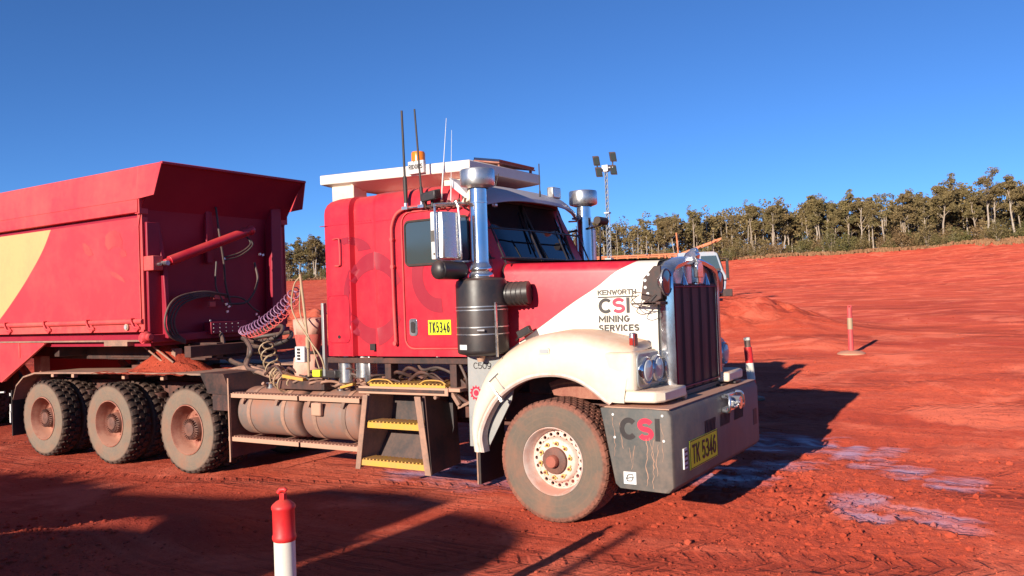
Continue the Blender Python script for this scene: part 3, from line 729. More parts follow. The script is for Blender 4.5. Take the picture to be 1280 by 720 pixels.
# long bent stainless rain rail round the door, with the grab bar
mb = MB(); mb.tube(catmull([(-1.75, .05, 1.56), (-1.755, .045, 2.0), (-1.755, .045, 2.6), (-1.745, .045, 2.74), (-1.69, .045, 2.84), (-1.60, .045, 2.885), (-1.5, .045, 2.895), (-1.1, .045, 2.885), (-.9, .05, 2.86)], 6), .016, 10)
for z in (1.57, 2.33, 2.6): mb.cyl((-1.755, .045, z), (-1.755, .085, z), .012, n=8); mb.cyl((-1.755, .03, z), (-1.755, .06, z), .022, n=10)
mb.build('grab_rail', 'red_trim', T)
mb = MB(); mb.tube([(-1.56, .035, 2.89), (-1.2, .03, 2.885), (-.85, .035, 2.86)], .009, 8)
for x in (-1.545, -1.345): mb.box(x-.035, x+.035, .0, .075, 2.875, 2.905); mb.cyl((x, .03, 2.90), (x, .03, 2.94), .022, n=10)
mb.build('antenna_bracket', 'stainless', T)
def whip(p0, p1, r0, r1, mat, name='antenna', spring=.10):
    p0, p1 = Vector(p0), Vector(p1); d = (p1-p0).normalized()
    mb = MB(); mb.tube([p0, p0+d*spring, p0+d*(spring+.02), p1], [r0*1.7, r0*1.7, r0, r1], 8); mb.build(name, mat, T)
whip((-1.545, .03, 2.93), (-1.56, .03, 3.85), .012, .011, 'rubber', spring=.26)
whip((-1.345, .03, 2.93), (-1.40, .03, 3.84), .010, .009, 'rubber', spring=.14)
whip((-1.13, .04, 2.86), (-1.03, .04, 3.70), .004, .002, 'white_metal', spring=.40)
whip((-1.02, .05, 2.88), (-.98, .05, 3.58), .003, .0015, 'white_metal', spring=.2)
mb = MB(); mb.obox((-1.20, -.02, 2.975), (.085, 0, .01), (0, .05, .01), (0, 0, .045)); mb.cyl((-1.2, .0, 2.86), (-1.2, .0, 2.95), .015); mb.build('camera_housing', 'black_plastic', T, bevel=.012)
mb = MB(); rr_ = random.Random(2)
for k in range(9):
    x = -1.30+k*.065; mb.cyl((x, .03, 2.87), (x+.02, .0+.02*(k % 3), 2.90+.03*rr_.random()), .014, n=8)
    mb.tube(catmull([(x, .03, 2.88), (x+.03, -.01, 2.84+.04*rr_.random()), (x+.07, .02, 2.86)], 4), .006, 6)
mb.build('antenna_mounts', 'frame_steel', T)
mb = MB(); mb.prism([(-.93, 2.83), (-.72, 2.93), (-.70, 3.02), (-.78, 3.01)], 'y', .02, .10); mb.build('air_horn', 'cream', T, bevel=.01)

# windscreen, sun visor, wipers
def ws(t, s_, out=0.):                          # t across 0..1 from near side, s_ up 0..1
    z = ZW+.01+s_*(ZT-ZW+.02); x = front_x(min(z, ZT))+.022+out
    y = .30+(2*YC-.60)*t; e = abs(t-.5)*2; x -= .06*max(0, e-.78)/.22+.012*e*e
    y += (-1 if t < .5 else 1)*.10*max(0, e-.78)/.22
    return (x, y, z)
N = 20
MB().loft([[ws(i_/N, j_/6) for i_ in range(N+1)] for j_ in range(7)], closed=False).build('windscreen', 'glass_dark', T)
mb = MB(); border = [ws(i_/N, 0, .006) for i_ in range(N+1)]+[ws(1, j_/6, .006) for j_ in range(1, 7)]+[ws(1-i_/N, 1, .006) for i_ in range(1, N+1)]+[ws(0, 1-j_/6, .006) for j_ in range(1, 7)]
mb.tube(border, .016, 8); mb.tube([ws(.5, 0, .008), ws(.5, 1, .008)], .014, 6); mb.build('windscreen_frame', 'rubber', T)
mb = MB()
for t0, t1 in ((.14, .44), (.56, .90)):
    mb.tube([ws(t0+.28, -.02, .03), ws(t1, .55, .035)], .008, 6); mb.tube([ws(t1-.06, .15, .03), ws(t1+.03, .88, .032)], .009, 6)
mb.build('wipers', 'rubber', T)
mb = MB()                                       # stone guard bars standing off the glass
for s_ in (.02, .50): mb.tube([(ws(i_/12, s_, .0)[0]+.13, ws(i_/12, s_)[1], ws(0, s_)[2]-.01) for i_ in range(13)], .010, 6)
for t in (.02, .33, .66, .98):
    a, b_ = ws(t, .0), ws(t, .52); mb.tube([(a[0]+.13, a[1], a[2]-.05), (b_[0]+.13, b_[1], b_[2])], .009, 6)
mb.build('stone_guard', 'black_plastic', T)
mb = MB(); outer = []; prof = [(-.06, 3.125), (.08, 3.105), (.22, 3.055), (.33, 2.975), (.338, 2.94), (.32, 2.935), (.21, 3.0), (.0, 3.04)]
rings = []
for k in range(25):
    t = k/24; e = abs(2*t-1); y = .09+(2*YC-.18)*t; shrink = 1-.32*e**4; drop = -.11*e**3
    rings.append([(-.97+dx*shrink-.05*e*e, y, z+drop*(dx/.33)) for dx, z in prof])
mb.loft(rings, caps=True).build('sun_visor', 'lilac_visor', T, ang=40)
mb = MB(); mb.box(-.86, -.78, 1.62, 1.80, 3.06, 3.18); mb.box(-.78, -.74, .38, .44, 2.86, 2.90); mb.build('marker_lamp', 'stainless', T, bevel=.012)
whip((-.62, 1.05, 3.0), (-.62, 1.05, 3.34), .006, .006, 'rubber', spring=.05)
whip((-.98, .75, 3.06), (-.92, .75, 3.24), .006, .005, 'rubber', spring=.03)

# wide flat white roof carrier
mb = MB()
x0, x1, y0, y1 = -3.10, -1.06, .44, 1.84
xm = -1.60
def rect(x0, x1, y0, y1, z, z1=None): return [(x0, y0, z), (x1, y0, z if z1 is None else z1), (x1, y1, z if z1 is None else z1), (x0, y1, z)]
mb.loft([rect(-2.45, -1.45, .86, 1.42, 3.10), rect(-2.48, -1.40, .80, 1.48, 3.22, 3.20), rect(x0+.30, x1-.20, y0+.22, y1-.22, 3.245, 3.20), rect(x0+.08, x1-.08, y0+.06, y1-.06, 3.295, 3.235), rect(x0, x1, y0, y1, 3.325, 3.255), rect(x0, x1, y0, y1, 3.425, 3.36), rect(x0+.02, x1-.02, y0+.02, y1-.02, 3.43, 3.365)], caps=True)
carrier = mb.build('roof_carrier', 'white_roof', T, bevel=.008)
mb = MB(); mb.box(-2.98, -2.66, .50, .72, 3.05, 3.33); mb.box(-2.98, -2.66, 1.56, 1.78, 3.05, 3.33); mb.build('support', 'cream', carrier, bevel=.01)
mb = MB(); mb.box(-1.50, -1.05, .60, .66, 3.10, 3.28); mb.build('support', 'cream', carrier, bevel=.006)
mb = MB(); mb.obox((-1.22, 1.35, 3.45), (.16, 0, -.03), (0, .36, 0), (.002, 0, .012)); sp_ = mb.build('solar_panel', 'solar', carrier)
mb = MB(); mb.obox((-1.22, 1.35, 3.428), (.165, 0, -.031), (0, .37, 0), (.001, 0, .007)); mb.box(-1.1, -1.08, 1.02, 1.05, 3.34, 3.42); mb.box(-1.1, -1.08, 1.66, 1.69, 3.34, 3.42); mb.build('panel_frame', 'rim_red', sp_)
mb = MB().box(-1.80, -1.60, .395, .437, 3.29, 3.42); sign = mb.build('sign_box', 'white_metal', carrier, bevel=.004)
text('RIDOPS', 'ink_black', sign, sideY(.394), -1.79, -1.61, 3.335, 3.385, .17, depth=.001)
text('RIDOPS', 'ink_black', carrier, lambda u, v, d: (u, .84-.02-(v-3.12)*.0-d-.03+.0, v), -1.90, -1.62, 3.135, 3.185, .2, depth=.001)
def beacon(x, y, z, r, h):
    b0 = MB().lathe([(r*1.05, 0), (r*1.05, .02), (r*.95, .025)], (x, y, z), 'z', 24).build('beacon_base', 'black_plastic', T)
    MB().lathe([(r, 0), (r, h*.8), (r*.9, h), (.001, h)], (x, y, z+.022), 'z', 24).build('beacon_lens', 'orange_lens', b0)
beacon(-1.72, .47, 3.40, .072, .10)
beacon(-1.05, .32, 3.06, .055, .05)

# bonnet
def hood_sec(x):
    t = (x+.62)/1.47; hw = .84-.16*t; zt = 2.305-.05*t; zb = 1.36; r = .10
    half = [(-hw-.015, zb), (-hw-.012, 1.6), (-hw, 1.9), (-hw+.005, zt-r)]
    for k in range(1, 6): a = PI/2*k/5; half.append((-hw+.005+r*(1-math.cos(a)), zt-r+r*math.sin(a)))
    half += [(-hw*.45, zt+.018), (0, zt+.026)]
    return [(x, YC+y, z) for y, z in half]+[(x, YC-y, z) for y, z in reversed(half[:-1])]
rings = [hood_sec(x) for x in np.linspace(-.62, .85, 12)]
mb = MB().loft(rings, closed=False); hood = mb.build('bonnet', 'hood_paint', T)
mb = MB(); mb.loft([[(x, YC+y*(.72-.14*(x+.62)/1.47), 2.305-.05*(x+.62)/1.47+.0245-.010*abs(y)**2+.003) for y in np.linspace(-1, 1, 9)] for x in np.linspace(-.60, .84, 8)], closed=False); mb.build('bonnet_strip', 'dark_grey', hood)
mb = MB(); mb.tube([(-.625, YC+y, z) for (_, y, z) in [(0, p[1]-YC, p[2]) for p in hood_sec(-.62)]], .008, 6); mb.build('bonnet_seal', 'rubber', hood)
mb = MB()
for p in rings[:1]:
    mb.add([(-.60, YC-.8, 1.4), (-.60, YC+.8, 1.4), (-.60, YC+.8, 2.2), (-.60, YC-.8, 2.2)], [(0, 1, 2, 3)])
mb.build('bulkhead', 'shaded_front_red', T)
def hoodmap(u, v, d):
    t = (u+.62)/1.47; hw = .84-.16*t; e = 0 if v > 1.9 else (.012*(1.9-v)/.3)
    return (u, YC-hw-e-.004-d, v)
def logo(parent, f, u0, u1, v0, v1, bold=.23):
    L = u1-u0
    for ch, a, b_, mt in (('C', 0, .42, 'ink_black'), ('S', .455, .86, 'ink_red'), ('I', .91, 1., 'ink_black')):
        text(ch, mt, parent, f, u0+a*L, u0+b_*L, v0, v1, bold)
logo(hood, hoodmap, .315, .60, 1.805, 1.940, .21)
text('MINING', 'ink_black', hood, hoodmap, .315, .60, 1.725, 1.785, .22)
text('SERVICES', 'ink_black', hood, hoodmap, .315, .685, 1.645, 1.705, .22)
text('KENWORTH', 'grey_paint', hood, hoodmap, .31, .665, 1.968, 2.015, .19)
mb = MB(); a = [hoodmap(.31, 1.955, 0), hoodmap(.665, 1.955, 0), hoodmap(.665, 1.945, 0), hoodmap(.31, 1.945, 0)]
mb.add(a+[(p[0], p[1]-.003, p[2]) for p in a], [(4, 5, 6, 7), (0, 4, 7, 3), (1, 2, 6, 5), (0, 1, 5, 4), (3, 7, 6, 2)]); mb.build('badge_bar', 'ink_black', hood)
# bonnet catches and intake snorkel between air cleaner and bonnet
mb = MB()
for z, x in ((1.66, -.33), (1.52, -.36)):
    mb.obox((x-.02, .20, z), (.065, 0, .03), (0, .025, 0), (-.014, 0, .03)); mb.tube([(x-.07, .2, z-.03), (x-.14, .24, z-.08)], .008, 6)
mb.build('bonnet_catch', 'black_plastic', T, bevel=.008)

# fenders
ST = [((-.735, .575), (-.815, .575)), ((-.755, .72), (-.835, .80)), ((-.705, .87), (-.80, 1.00)), ((-.60, 1.035), (-.71, 1.20)), ((-.50, 1.13), (-.60, 1.35)), ((-.35, 1.225), (-.42, 1.48)), ((-.16, 1.295), (-.20, 1.58)), ((.08, 1.315), (.06, 1.625)),
      ((.28, 1.275), (.30, 1.615)), ((.44, 1.19), (.48, 1.575)), ((.545, 1.11), (.62, 1.54)), ((.61, 1.075), (.76, 1.50)), ((.72, 1.07), (.79, 1.45))]
def fender_mb():
    ci = catmull([(p[0][0], 0, p[0][1]) for p in ST], 4); cu_ = catmull([(p[1][0], 0, p[1][1]) for p in ST], 4)
    cols = []
    n = len(ci)
    for k, (a, b_) in enumerate(zip(ci, cu_)):
        t = k/(n-1); lift = 0.
        inn = .22+.24*min(1, max(0, (t-.25)/.25))            # how far the top runs in to the bonnet side
        m1 = a.lerp(b_, .12); m2 = a.lerp(b_, .5); m3 = a.lerp(b_, .85)
        cols.append([(a.x, .06, a.z+.0), (a.x, -.02, a.z), (m1.x, -.035, m1.z), (m2.x, -.035, m2.z), (m3.x, -.015, m3.z), (b_.x, .03, b_.z+.0), (b_.x*1.0, .10, b_.z+.035), (b_.x, inn*.75, b_.z+.045), (b_.x, inn, b_.z+.06)])
    return MB().loft(cols, closed=False)
def side_pair(name, mb, mat, parent, **k):
    a = mb.build(name, mat, parent, **k); b_ = mb.mirror().build(name, mat, parent, **k); return a, b_
fa, fb = side_pair('fender', fender_mb(), 'cream', T, ang=60)
fa['label'] = 'white front fender with dust along its shoulder'
mb = MB(); ci = catmull([(p[0][0], 0, p[0][1]) for p in ST[:-1]], 4)
mb.loft([[(a.x, -.022, a.z), (a.x+(.0-a.x)*.028, -.026, a.z+(TR-a.z)*.028), (a.x+(.0-a.x)*.05, -.010, a.z+(TR-a.z)*.05), (a.x+(.0-a.x)*.05, .08, a.z+(TR-a.z)*.05)] for a in ci], closed=False)
side_pair('arch_trim', mb, 'rim_white', T)
mb = MB(); mb.loft([[(a.x-(.0-a.x)*.01, .06, a.z+.03), (a.x-(.0-a.x)*.01, .44, a.z+.03)] for a in ci], closed=False)
side_pair('arch_liner', mb, 'black_plastic', T)
mb = MB(); mb.prism([(.40, .02), (.60, -.03), (.79, -.03), (.825, .0), (.83, .50), (.40, .50)], 'z', 1.165, 1.49)
side_pair('fender_front', mb, 'cream', T, bevel=.03)
mb = MB(); mb.prism([(.545, -.02), (.86, -.02), (.98, .0), (1.04, .08), (1.05, .55), (.55, .55)], 'z', 1.075, 1.17)
side_pair('fender_lip', mb, 'cream', T, bevel=.018)
mb = MB(); mb.tube([(-.50, -.035, 1.30), (-.60, -.04, 1.22), (-.52, -.045, 1.12), (-.475, -.04, 1.07)], .008, 8); mb.cyl((-.48, -.05, 1.08), (-.46, -.05, 1.05), .02, n=8); mb.tube([(-.53, -.036, 1.27), (-.44, -.04, 1.16)], .004, 6)
mb.build('fender_strap', 'stainless', T)
mb = MB(); mb.prism(rrect(-.08, .04, 1.475, 1.525, .015), 'y', -.042, -.02); mb.build('side_marker_base', 'cream', T)
mb = MB(); mb.prism(rrect(-.055, .03, 1.483, 1.517, .012), 'y', -.048, -.040); mb.build('side_marker_lamp', 'lens_clear', T)
# indicator on the shoulder: chrome housing with red-orange lens
for s_ in (0, 1):
    mb = MB().box(.73, .775, .09, .17, 1.525, 1.645); mb = mb.mirror() if s_ else mb; o = mb.build('indicator', 'stainless', T, bevel=.012)
    mb = MB().box(.776, .782, .097, .163, 1.535, 1.635).box(.74, .77, .085, .09, 1.54, 1.60); mb = mb.mirror() if s_ else mb; mb.build('lens', 'red_lens', o)
# headlights
for s_ in (0, 1):
    f = (lambda m: m.mirror()) if s_ else (lambda m: m)
    pod = f(MB().prism([(p[0], p[1]) for p in rrect(.0, .60, 1.19, 1.475, .06)], 'x', .825, .845)).build('headlight', 'galv', T, bevel=.008)
    for y in (.115, .345):
        f(MB().lathe([(.110, 0), (.116, .03), (.108, .042), (.098, .03)], (.845, y, 1.33), 'x', 36)).build('rim', 'chrome', pod)
        f(MB().lathe([(.099, .028), (.085, .05), (.05, .062), (.001, .066)], (.845, y, 1.33), 'x', 36)).build('lens', 'lens_clear', pod)

# radiator shell
def shell_outer(): return [(YC-.645, 1.10), (YC-.645, 2.00), (YC-.64, 2.13), (YC-.605, 2.20), (YC-.50, 2.245), (YC-.25, 2.285), (YC, 2.305), (YC+.25, 2.285), (YC+.50, 2.245), (YC+.605, 2.20), (YC+.64, 2.13), (YC+.645, 2.00), (YC+.645, 1.10)]
def shell_inner(): return [(YC-.585, 1.10), (YC-.585, 1.95), (YC-.582, 2.09), (YC-.56, 2.135), (YC-.45, 2.17), (YC-.22, 2.21), (YC, 2.22), (YC+.22, 2.21), (YC+.45, 2.17), (YC+.56, 2.135), (YC+.582, 2.09), (YC+.585, 1.95), (YC+.585, 1.10)]
so_, si = shell_outer(), shell_inner()
mb = MB(); secs = []
for (yo, zo), (yi, zi) in zip(so_, si):
    secs.append([(.80, yo, zo), (.90, yo, zo), (.95, yo+(yi-yo)*.15, zo+(zi-zo)*.15), (.975, yo+(yi-yo)*.45, zo+(zi-zo)*.45), (.965, yo+(yi-yo)*.85, zo+(zi-zo)*.85), (.94, yi, zi), (.88, yi, zi)])
mb.loft(secs, closed=False); shell = mb.build('radiator_shell', 'chrome', T)
mb = MB(); mb.prism(si, 'x', .880, .900); mb.build('grille_backing', 'stainless', T)
mb = MB(); gy0, gy1 = YC-.58, YC+.58
secs = []
for y in np.linspace(gy0, gy1, 61):
    u = (y-gy0)/(gy1-gy0)*5; ridge_ = .014*max(0, 1-abs(u-round(u))/.05) if 0 < round(u) < 5 else 0
    secs.append([(.90, y, 1.09), (.945+ridge_, y, 1.10), (.950+ridge_+.006*math.sin(u*6), y, 1.45), (.948+ridge_, y, 1.8), (.947+ridge_, y, 2.01), (.95, y, 2.045), (.90, y, 2.05)])
mb.loft(secs, closed=False); cover = mb.build('grille_cover', 'grille_cover', T)
mb = MB()
for y in (gy0+.02, gy1-.02): mb.cyl((.965, y, 1.12), (.965, y, 2.02), .007, n=6)
for z in (1.13, 2.02): mb.cyl((.962, gy0+.02, z), (.962, gy1-.02, z), .006, n=6)
mb.build('cover_cord', 'shaded_front_red', cover)
mb = MB(); mb.box(.93, 1.0, YC-.035, YC+.035, 2.05, 2.27); mb.prism([(YC-.075, 2.10), (YC+.075, 2.10), (YC+.08, 2.21), (YC+.04, 2.245), (YC-.04, 2.245), (YC-.08, 2.21)], 'x', .97, 1.01)
mb.build('badge', 'chrome', T, bevel=.008)
mb = MB(); mb.prism([(.86, 2.29), (.99, 2.27), (1.0, 2.31), (.98, 2.355), (.93, 2.36), (.88, 2.33)], 'y', YC-.045, YC+.045)
mb.obox((.955, YC, 2.345), (.035, 0, .010), (0, .022, 0), (-.01, 0, .03)); mb.build('bonnet_ornament', 'chrome', T, bevel=.014)
mb = MB()
for y in (YC-.30, YC+.30): mb.cyl((.955, y, 2.035), (.955, y, 2.15), .035, .002, 12)
mb.cyl((.955, YC, 2.04), (.955, YC, 2.09), .03, .03, 12); mb.build('grille_trim', 'chrome', T)
mb = MB(); mb.box(.86, .95, YC-.62, YC+.62, 1.045, 1.09); mb.box(.80, .97, YC-.62, YC-.54, .98, 1.06); mb.box(.80, .97, YC+.54, YC+.62, .98, 1.06); mb.build('radiator_support', 'grey_paint', T, bevel=.006)
mb = MB(); mb.cyl((1.0, .58, 1.075), (1.03, .58, 1.075), .035, n=14); mb.build('tow_pin', 'tan_rail', T, bevel=.004)
for s_ in (0, 1):
    f = (lambda m: m.mirror()) if s_ else (lambda m: m)
    lp = f(MB().lathe([(.001, -.08), (.06, -.075), (.10, -.045), (.120, -.01), (.118, .0)], (.955, .425, 2.06), 'x', 28)).build('round_lamp', 'stainless', T)
    f(MB().lathe([(.118, 0), (.108, .010), (.10, .004), (.001, .010)], (.955, .425, 2.06), 'x', 28)).build('lens', 'solar', lp)
    mb = MB(); mb.prism([(.75, 1.92), (.86, 1.88), (.94, 1.92), (.94, 2.20), (.88, 2.20), (.78, 2.10)], 'y', .33, .36); mb.box(.78, .94, .30, .44, 1.87, 1.895)
    f(mb).build('lamp_bracket', 'black_steel', T, bevel=.006)
mb = MB()
for z, x in ((2.13, .83), (2.08, .80), (2.02, .80), (1.965, .82)): mb.cyl((x, .33, z), (x, .322, z), .014, n=12)
mb.build('bracket_holes', 'white_metal', T)
mb = MB(); mb.box(.68, .90, .30, .32, 1.875, 1.89)
for p in ([(.86, .30, 1.95), (.74, .26, 1.98), (.70, .26, 1.93), (.75, .28, 1.87), (.84, .28, 1.86)], [(.90, .30, 1.96), (.80, .24, 1.88), (.75, .24, 1.82), (.80, .26, 1.79), (.87, .28, 1.82), (.87, .3, 1.88)], [(.76, .28, 1.96), (.69, .26, 1.90), (.75, .25, 1.85), (.87, .27, 1.87)]):
    mb.tube(catmull(p), .004, 6)
mb.build('lamp_wiring', 'hose', T)

# bumper
BP = [(.53, 1.035), (.56, .88), (.60, .66), (.645, .42), (.685, .385), (1.11, .375), (1.15, .42), (1.15, .98), (1.12, 1.03), (.95, 1.04)]
y0b, y1b = -.085, 2*YC+.085
mb = MB(); secs = []
for y, dx in ((y0b, -.035), (y0b+.012, -.01), (y0b+.04, 0), (y1b-.04, 0), (y1b-.012, -.01), (y1b, -.035)):
    secs.append([(x+(dx if x > 1 else 0), y, z) for x, z in BP])
mb.loft(secs, caps=True); bumper = mb.build('bumper', 'grey_paint', T, bevel=.004)
MB().prism([(.56, 1.038), (1.10, 1.034), (1.125, 1.034), (1.125, 1.041), (.56, 1.045)], 'y', y0b+.02, y1b-.02).build('bumper_top', 'tan_rail', bumper)
logo(bumper, sideY(y0b), .70, 1.045, .785, .965, .23)
mb = MB()
for x, z in ((.645, .985), (1.075, .99), (.655, .80), (1.08, .79)): mb.cyl((x, y0b, z), (x, y0b-.006, z), .011, n=10)
mb.build('rivets', 'white_metal', bumper)
st_ = MB().box(.72, .83, y0b-.002, y0b+.001, .425, .525).build('sticker', 'white_metal', bumper)
mb = MB(); pp = [(.745, .47), (.76, .50), (.80, .505), (.805, .48), (.79, .452), (.755, .45)]; P_ = [(x, y0b-.004, z) for x, z in pp]; mb.tube(P_+[P_[0]], .004, 5); mb.tube([P_[0], (.775, y0b-.004, .478), P_[3]], .004, 5); mb.build('sticker_emblem', 'ink_black', st_)
mb = MB(); rr_ = random.Random(11)                 # dried runs of reddish mud down the side
for x, z0_, z1_, wd in ((.93, .80, .42, .005), (.96, .82, .40, .004), (1.03, .76, .48, .004), (.83, .74, .52, .0035), (1.0, .80, .55, .003), (.70, .92, .70, .003), (.64, .96, .62, .003), (1.06, .93, .60, .003), (.78, .72, .58, .003)):
    pts = []; z = z0_
    while z > z1_: pts.append((x, y0b-.001, z)); x += rr_.uniform(-.012, .012); z -= rr_.uniform(.02, .04)
    mb.tube(pts, [wd*.6*(.4+rr_.random()) for _ in pts], 5)
mb.build('mud_runs', 'tan_rail', bumper)
mb = MB().box(1.148, 1.156, .28, .99, .495, .735); np_ = mb.build('number_plate', 'plate_yellow', bumper, bevel=.002, smooth=False)
text('TK 5346', 'ink_black', np_, frontX(1.1565), .335, .935, .535, .695, .14, depth=.002)
mb = MB()
for a, b_ in ((.29, .98),):
    for z in (.503, .727): mb.box(1.156, 1.158, a, b_, z-.003, z+.003)
    for y in (a, b_): mb.box(1.156, 1.158, y-.003, y+.003, .50, .73)
mb.build('plate_border', 'ink_black', np_)
mb = MB()
for y in (.68, 1.10, 1.52):
    mb.box(1.142, 1.152, y, y+.28, .735+.0, .845)
mb.build('vent', 'black_steel', bumper)
mb = MB()
for y in (.68, 1.10, 1.52):
    for k in range(7): a = y+.02+k*.038; mb.obox((1.155, a+.01, .79), (.003, .0, 0), (0, .006, .002), (0, .018, .05))
mb.build('vent_slats', 'dark_grey', bumper)
mb = MB(); mb.box(1.15, 1.165, .12, .20, .53, .70); bk = mb.build('side_bracket', 'white_metal', bumper, bevel=.004)
mb = MB(); 
for k in range(4): mb.box(1.165, 1.167, .13, .19, .55+k*.038, .565+k*.038)
mb.build('bracket_slots', 'ink_black', bk)
mb = MB(); mb.box(1.148, 1.152, 2.14, 2.26, .60, .76); mb.build('far_recess', 'black_steel', bumper)
# tow coupling on the upper right of the bumper
mb = MB(); mb.tube(catmull([(1.16, 1.15, .87), (1.22, 1.14, .87), (1.23, 1.14, .93), (1.22, 1.16, 1.0), (1.17, 1.18, 1.01)], 5), .016, 8)
mb.tube(catmull([(1.16, 1.55, .87), (1.22, 1.56, .87), (1.23, 1.56, .93), (1.22, 1.54, 1.0), (1.17, 1.52, 1.01)], 5), .016, 8)
mb.box(1.15, 1.20, 1.16, 1.56, .86, .90); mb.box(1.15, 1.19, 1.16, 1.50, .985, 1.01); mb.cyl((1.18, 1.35, .93), (1.27, 1.35, .93), .06, n=18); mb.cyl((1.27, 1.35, .93), (1.275, 1.35, .93), .035, n=14); mb.box(1.20, 1.26, 1.22, 1.50, .895, .91)
mb.build('tow_coupling', 'chrome', bumper, bevel=.006)
mb = MB(); mb.obox((1.02, 1.95, 1.06), (.05, .0, 0), (0, .09, 0), (0, 0, .008)); mb.obox((.98, 1.70, 1.055), (.03, .0, 0), (0, .07, 0), (0, 0, .006)); mb.build('bumper_straps', 'black_plastic', bumper)

# air cleaners with tall intake stacks
def air_cleaner(near):
    f = (lambda m: m) if near else (lambda m: m.mirror())
    x, y = -.72, .07
    mb = MB().lathe([(.001, 1.455), (.14, 1.455), (.225, 1.475), (.238, 1.49), (.240, 1.51), (.240, 2.11), (.232, 2.145), (.20, 2.165), (.001, 2.17)], (x, y, 0), 'z', 44)
    can = f(mb).build('air_cleaner', 'black_plastic', T, ang=40)
    mb = MB()
    for z in (1.655, 1.72, 1.875, 1.905): mb.lathe([(.2405, -.006), (.246, -.004), (.246, .004), (.2405, .006)], (x, y, z), 'z', 44)
    mb.box(x+.225, x+.24, y-.135, y-.115, 1.45, 1.94); mb.cyl((x+.1, y-.235, 1.69), (x+.16, y-.21, 1.69), .012, n=8)
    f(mb).build('clamp_band', 'stainless' if near else 'stainless', can)
    mb = MB(); mb.cyl((x, y-.05, 1.455), (x, y-.05, 1.40), .045, .03, 14); f(mb).build('drain_valve', 'tan_rail', can)
    if near:
        mb = MB(); P = [(-.10+k*.04) for k in range(4)]
        vs = []
        for k in range(4):
            a = R(-118+k*8); vs += [(x+.2425*math.cos(a), y+.2425*math.sin(a), 1.52), (x+.2425*math.cos(a), y+.2425*math.sin(a), 1.565)]
        mb.add(vs, [(0, 2, 3, 1), (2, 4, 5, 3), (4, 6, 7, 5)]); mb.build('maker_label', 'white_metal', can)
    mb = MB().lathe([(.115, 2.16), (.125, 2.185), (.118, 2.21), (.10, 2.225), (.112, 2.245), (.105, 2.27), (.085, 2.30), (.082, 2.32), (.082, 2.86), (.087, 2.862), (.087, 2.874), (.082, 2.876), (.078, 3.04)], (x, y, 0), 'z', 40)
    f(mb).build('intake_stack', 'chrome', T, ang=50)
    mb = MB().lathe([(.10, 3.0), (.155, 3.02), (.162, 3.035), (.162, 3.16), (.155, 3.175), (.10, 3.185), (.001, 3.187)], (x, y, 0), 'z', 40)
    f(mb).build('intake_cap', 'stainless', T, ang=40)
    mb = MB(); mb.cyl((x+.20, y+.10, 2.01), (x+.42, y+.16, 2.02), .105, n=28)
    for k in range(4): mb.lathe([(.106, 0), (.114, .008), (.114, .022), (.106, .03)], (x+.24+k*.045, y+.12+k*.012, 2.012), 'x', 28)
    f(mb).build('intake_elbow', 'black_plastic', T)
air_cleaner(True); air_cleaner(False)

# mirrors
def mirrors(near):
    f = (lambda m: m) if near else (lambda m: m.mirror())
    root = f(MB().box(-.93, -.87, -.40, -.10, 2.34, 2.77)).build('mirror', 'white_metal', T, bevel=.012)
    f(MB().prism([(-.87, -.40), (-.80, -.385), (-.77, -.33), (-.765, -.19), (-.79, -.12), (-.87, -.10)], 'z', 2.345, 2.765)).build('mirror_shell', 'stainless', root, bevel=.01)
    f(MB().box(-.935, -.932, -.38, -.12, 2.36, 2.75)).build('mirror_glass', 'glass_dark', root)
    f(MB().box(-.925, -.875, -.403, -.400, 2.50, 2.60).box(-.90, -.885, -.405, -.40, 2.38, 2.40)).build('mirror_badge', 'grey_paint', root)
    mb = MB(); mb.cyl((-.84, -.42, 2.245), (-.84, -.08, 2.245), .085, n=24); mb.sphere((-.84, -.42, 2.245), .085, 14, .9, .5, 1); f(mb).build('convex_mirror', 'black_plastic', root, bevel=.01)
    mb = MB(); mb.tube(catmull([(-.88, -.40, 2.83), (-.85, -.43, 2.78), (-.85, -.43, 2.40), (-.84, -.40, 2.335), (-.82, -.2, 2.325), (-.80, .04, 2.33), (-.80, .10, 2.33)], 6), .010, 8)
    mb.tube(catmull([(-.78, -.20, 2.86), (-.755, -.20, 2.78), (-.75, -.19, 2.42), (-.76, -.18, 2.34)], 6), .010, 8)
    mb.tube([(-.88, -.40, 2.83), (-.80, -.1, 2.86), (-.85, .10, 2.87)], .012, 8); mb.tube([(-.78, -.2, 2.86), (-.9, .10, 2.84)], .010, 8)
    f(mb).build('mirror_arm', 'stainless', root)
mirrors(True); mirrors(False)
mb = MB(); mb.cyl((-.55, 2.42, 2.83), (-.55, 2.20, 2.83), .045, n=14); mb.tube([(-.55, 2.28, 2.78), (-.62, 2.15, 2.74), (-.9, 2.18, 2.72)], .012); mb.tube([(-.56, 2.3, 2.76), (-.60, 2.35, 2.3)], .012); mb.tube([(-.70, 2.18, 2.76), (-.66, 2.16, 2.3)], .012); mb.build('spot_mirror', 'rubber', T)

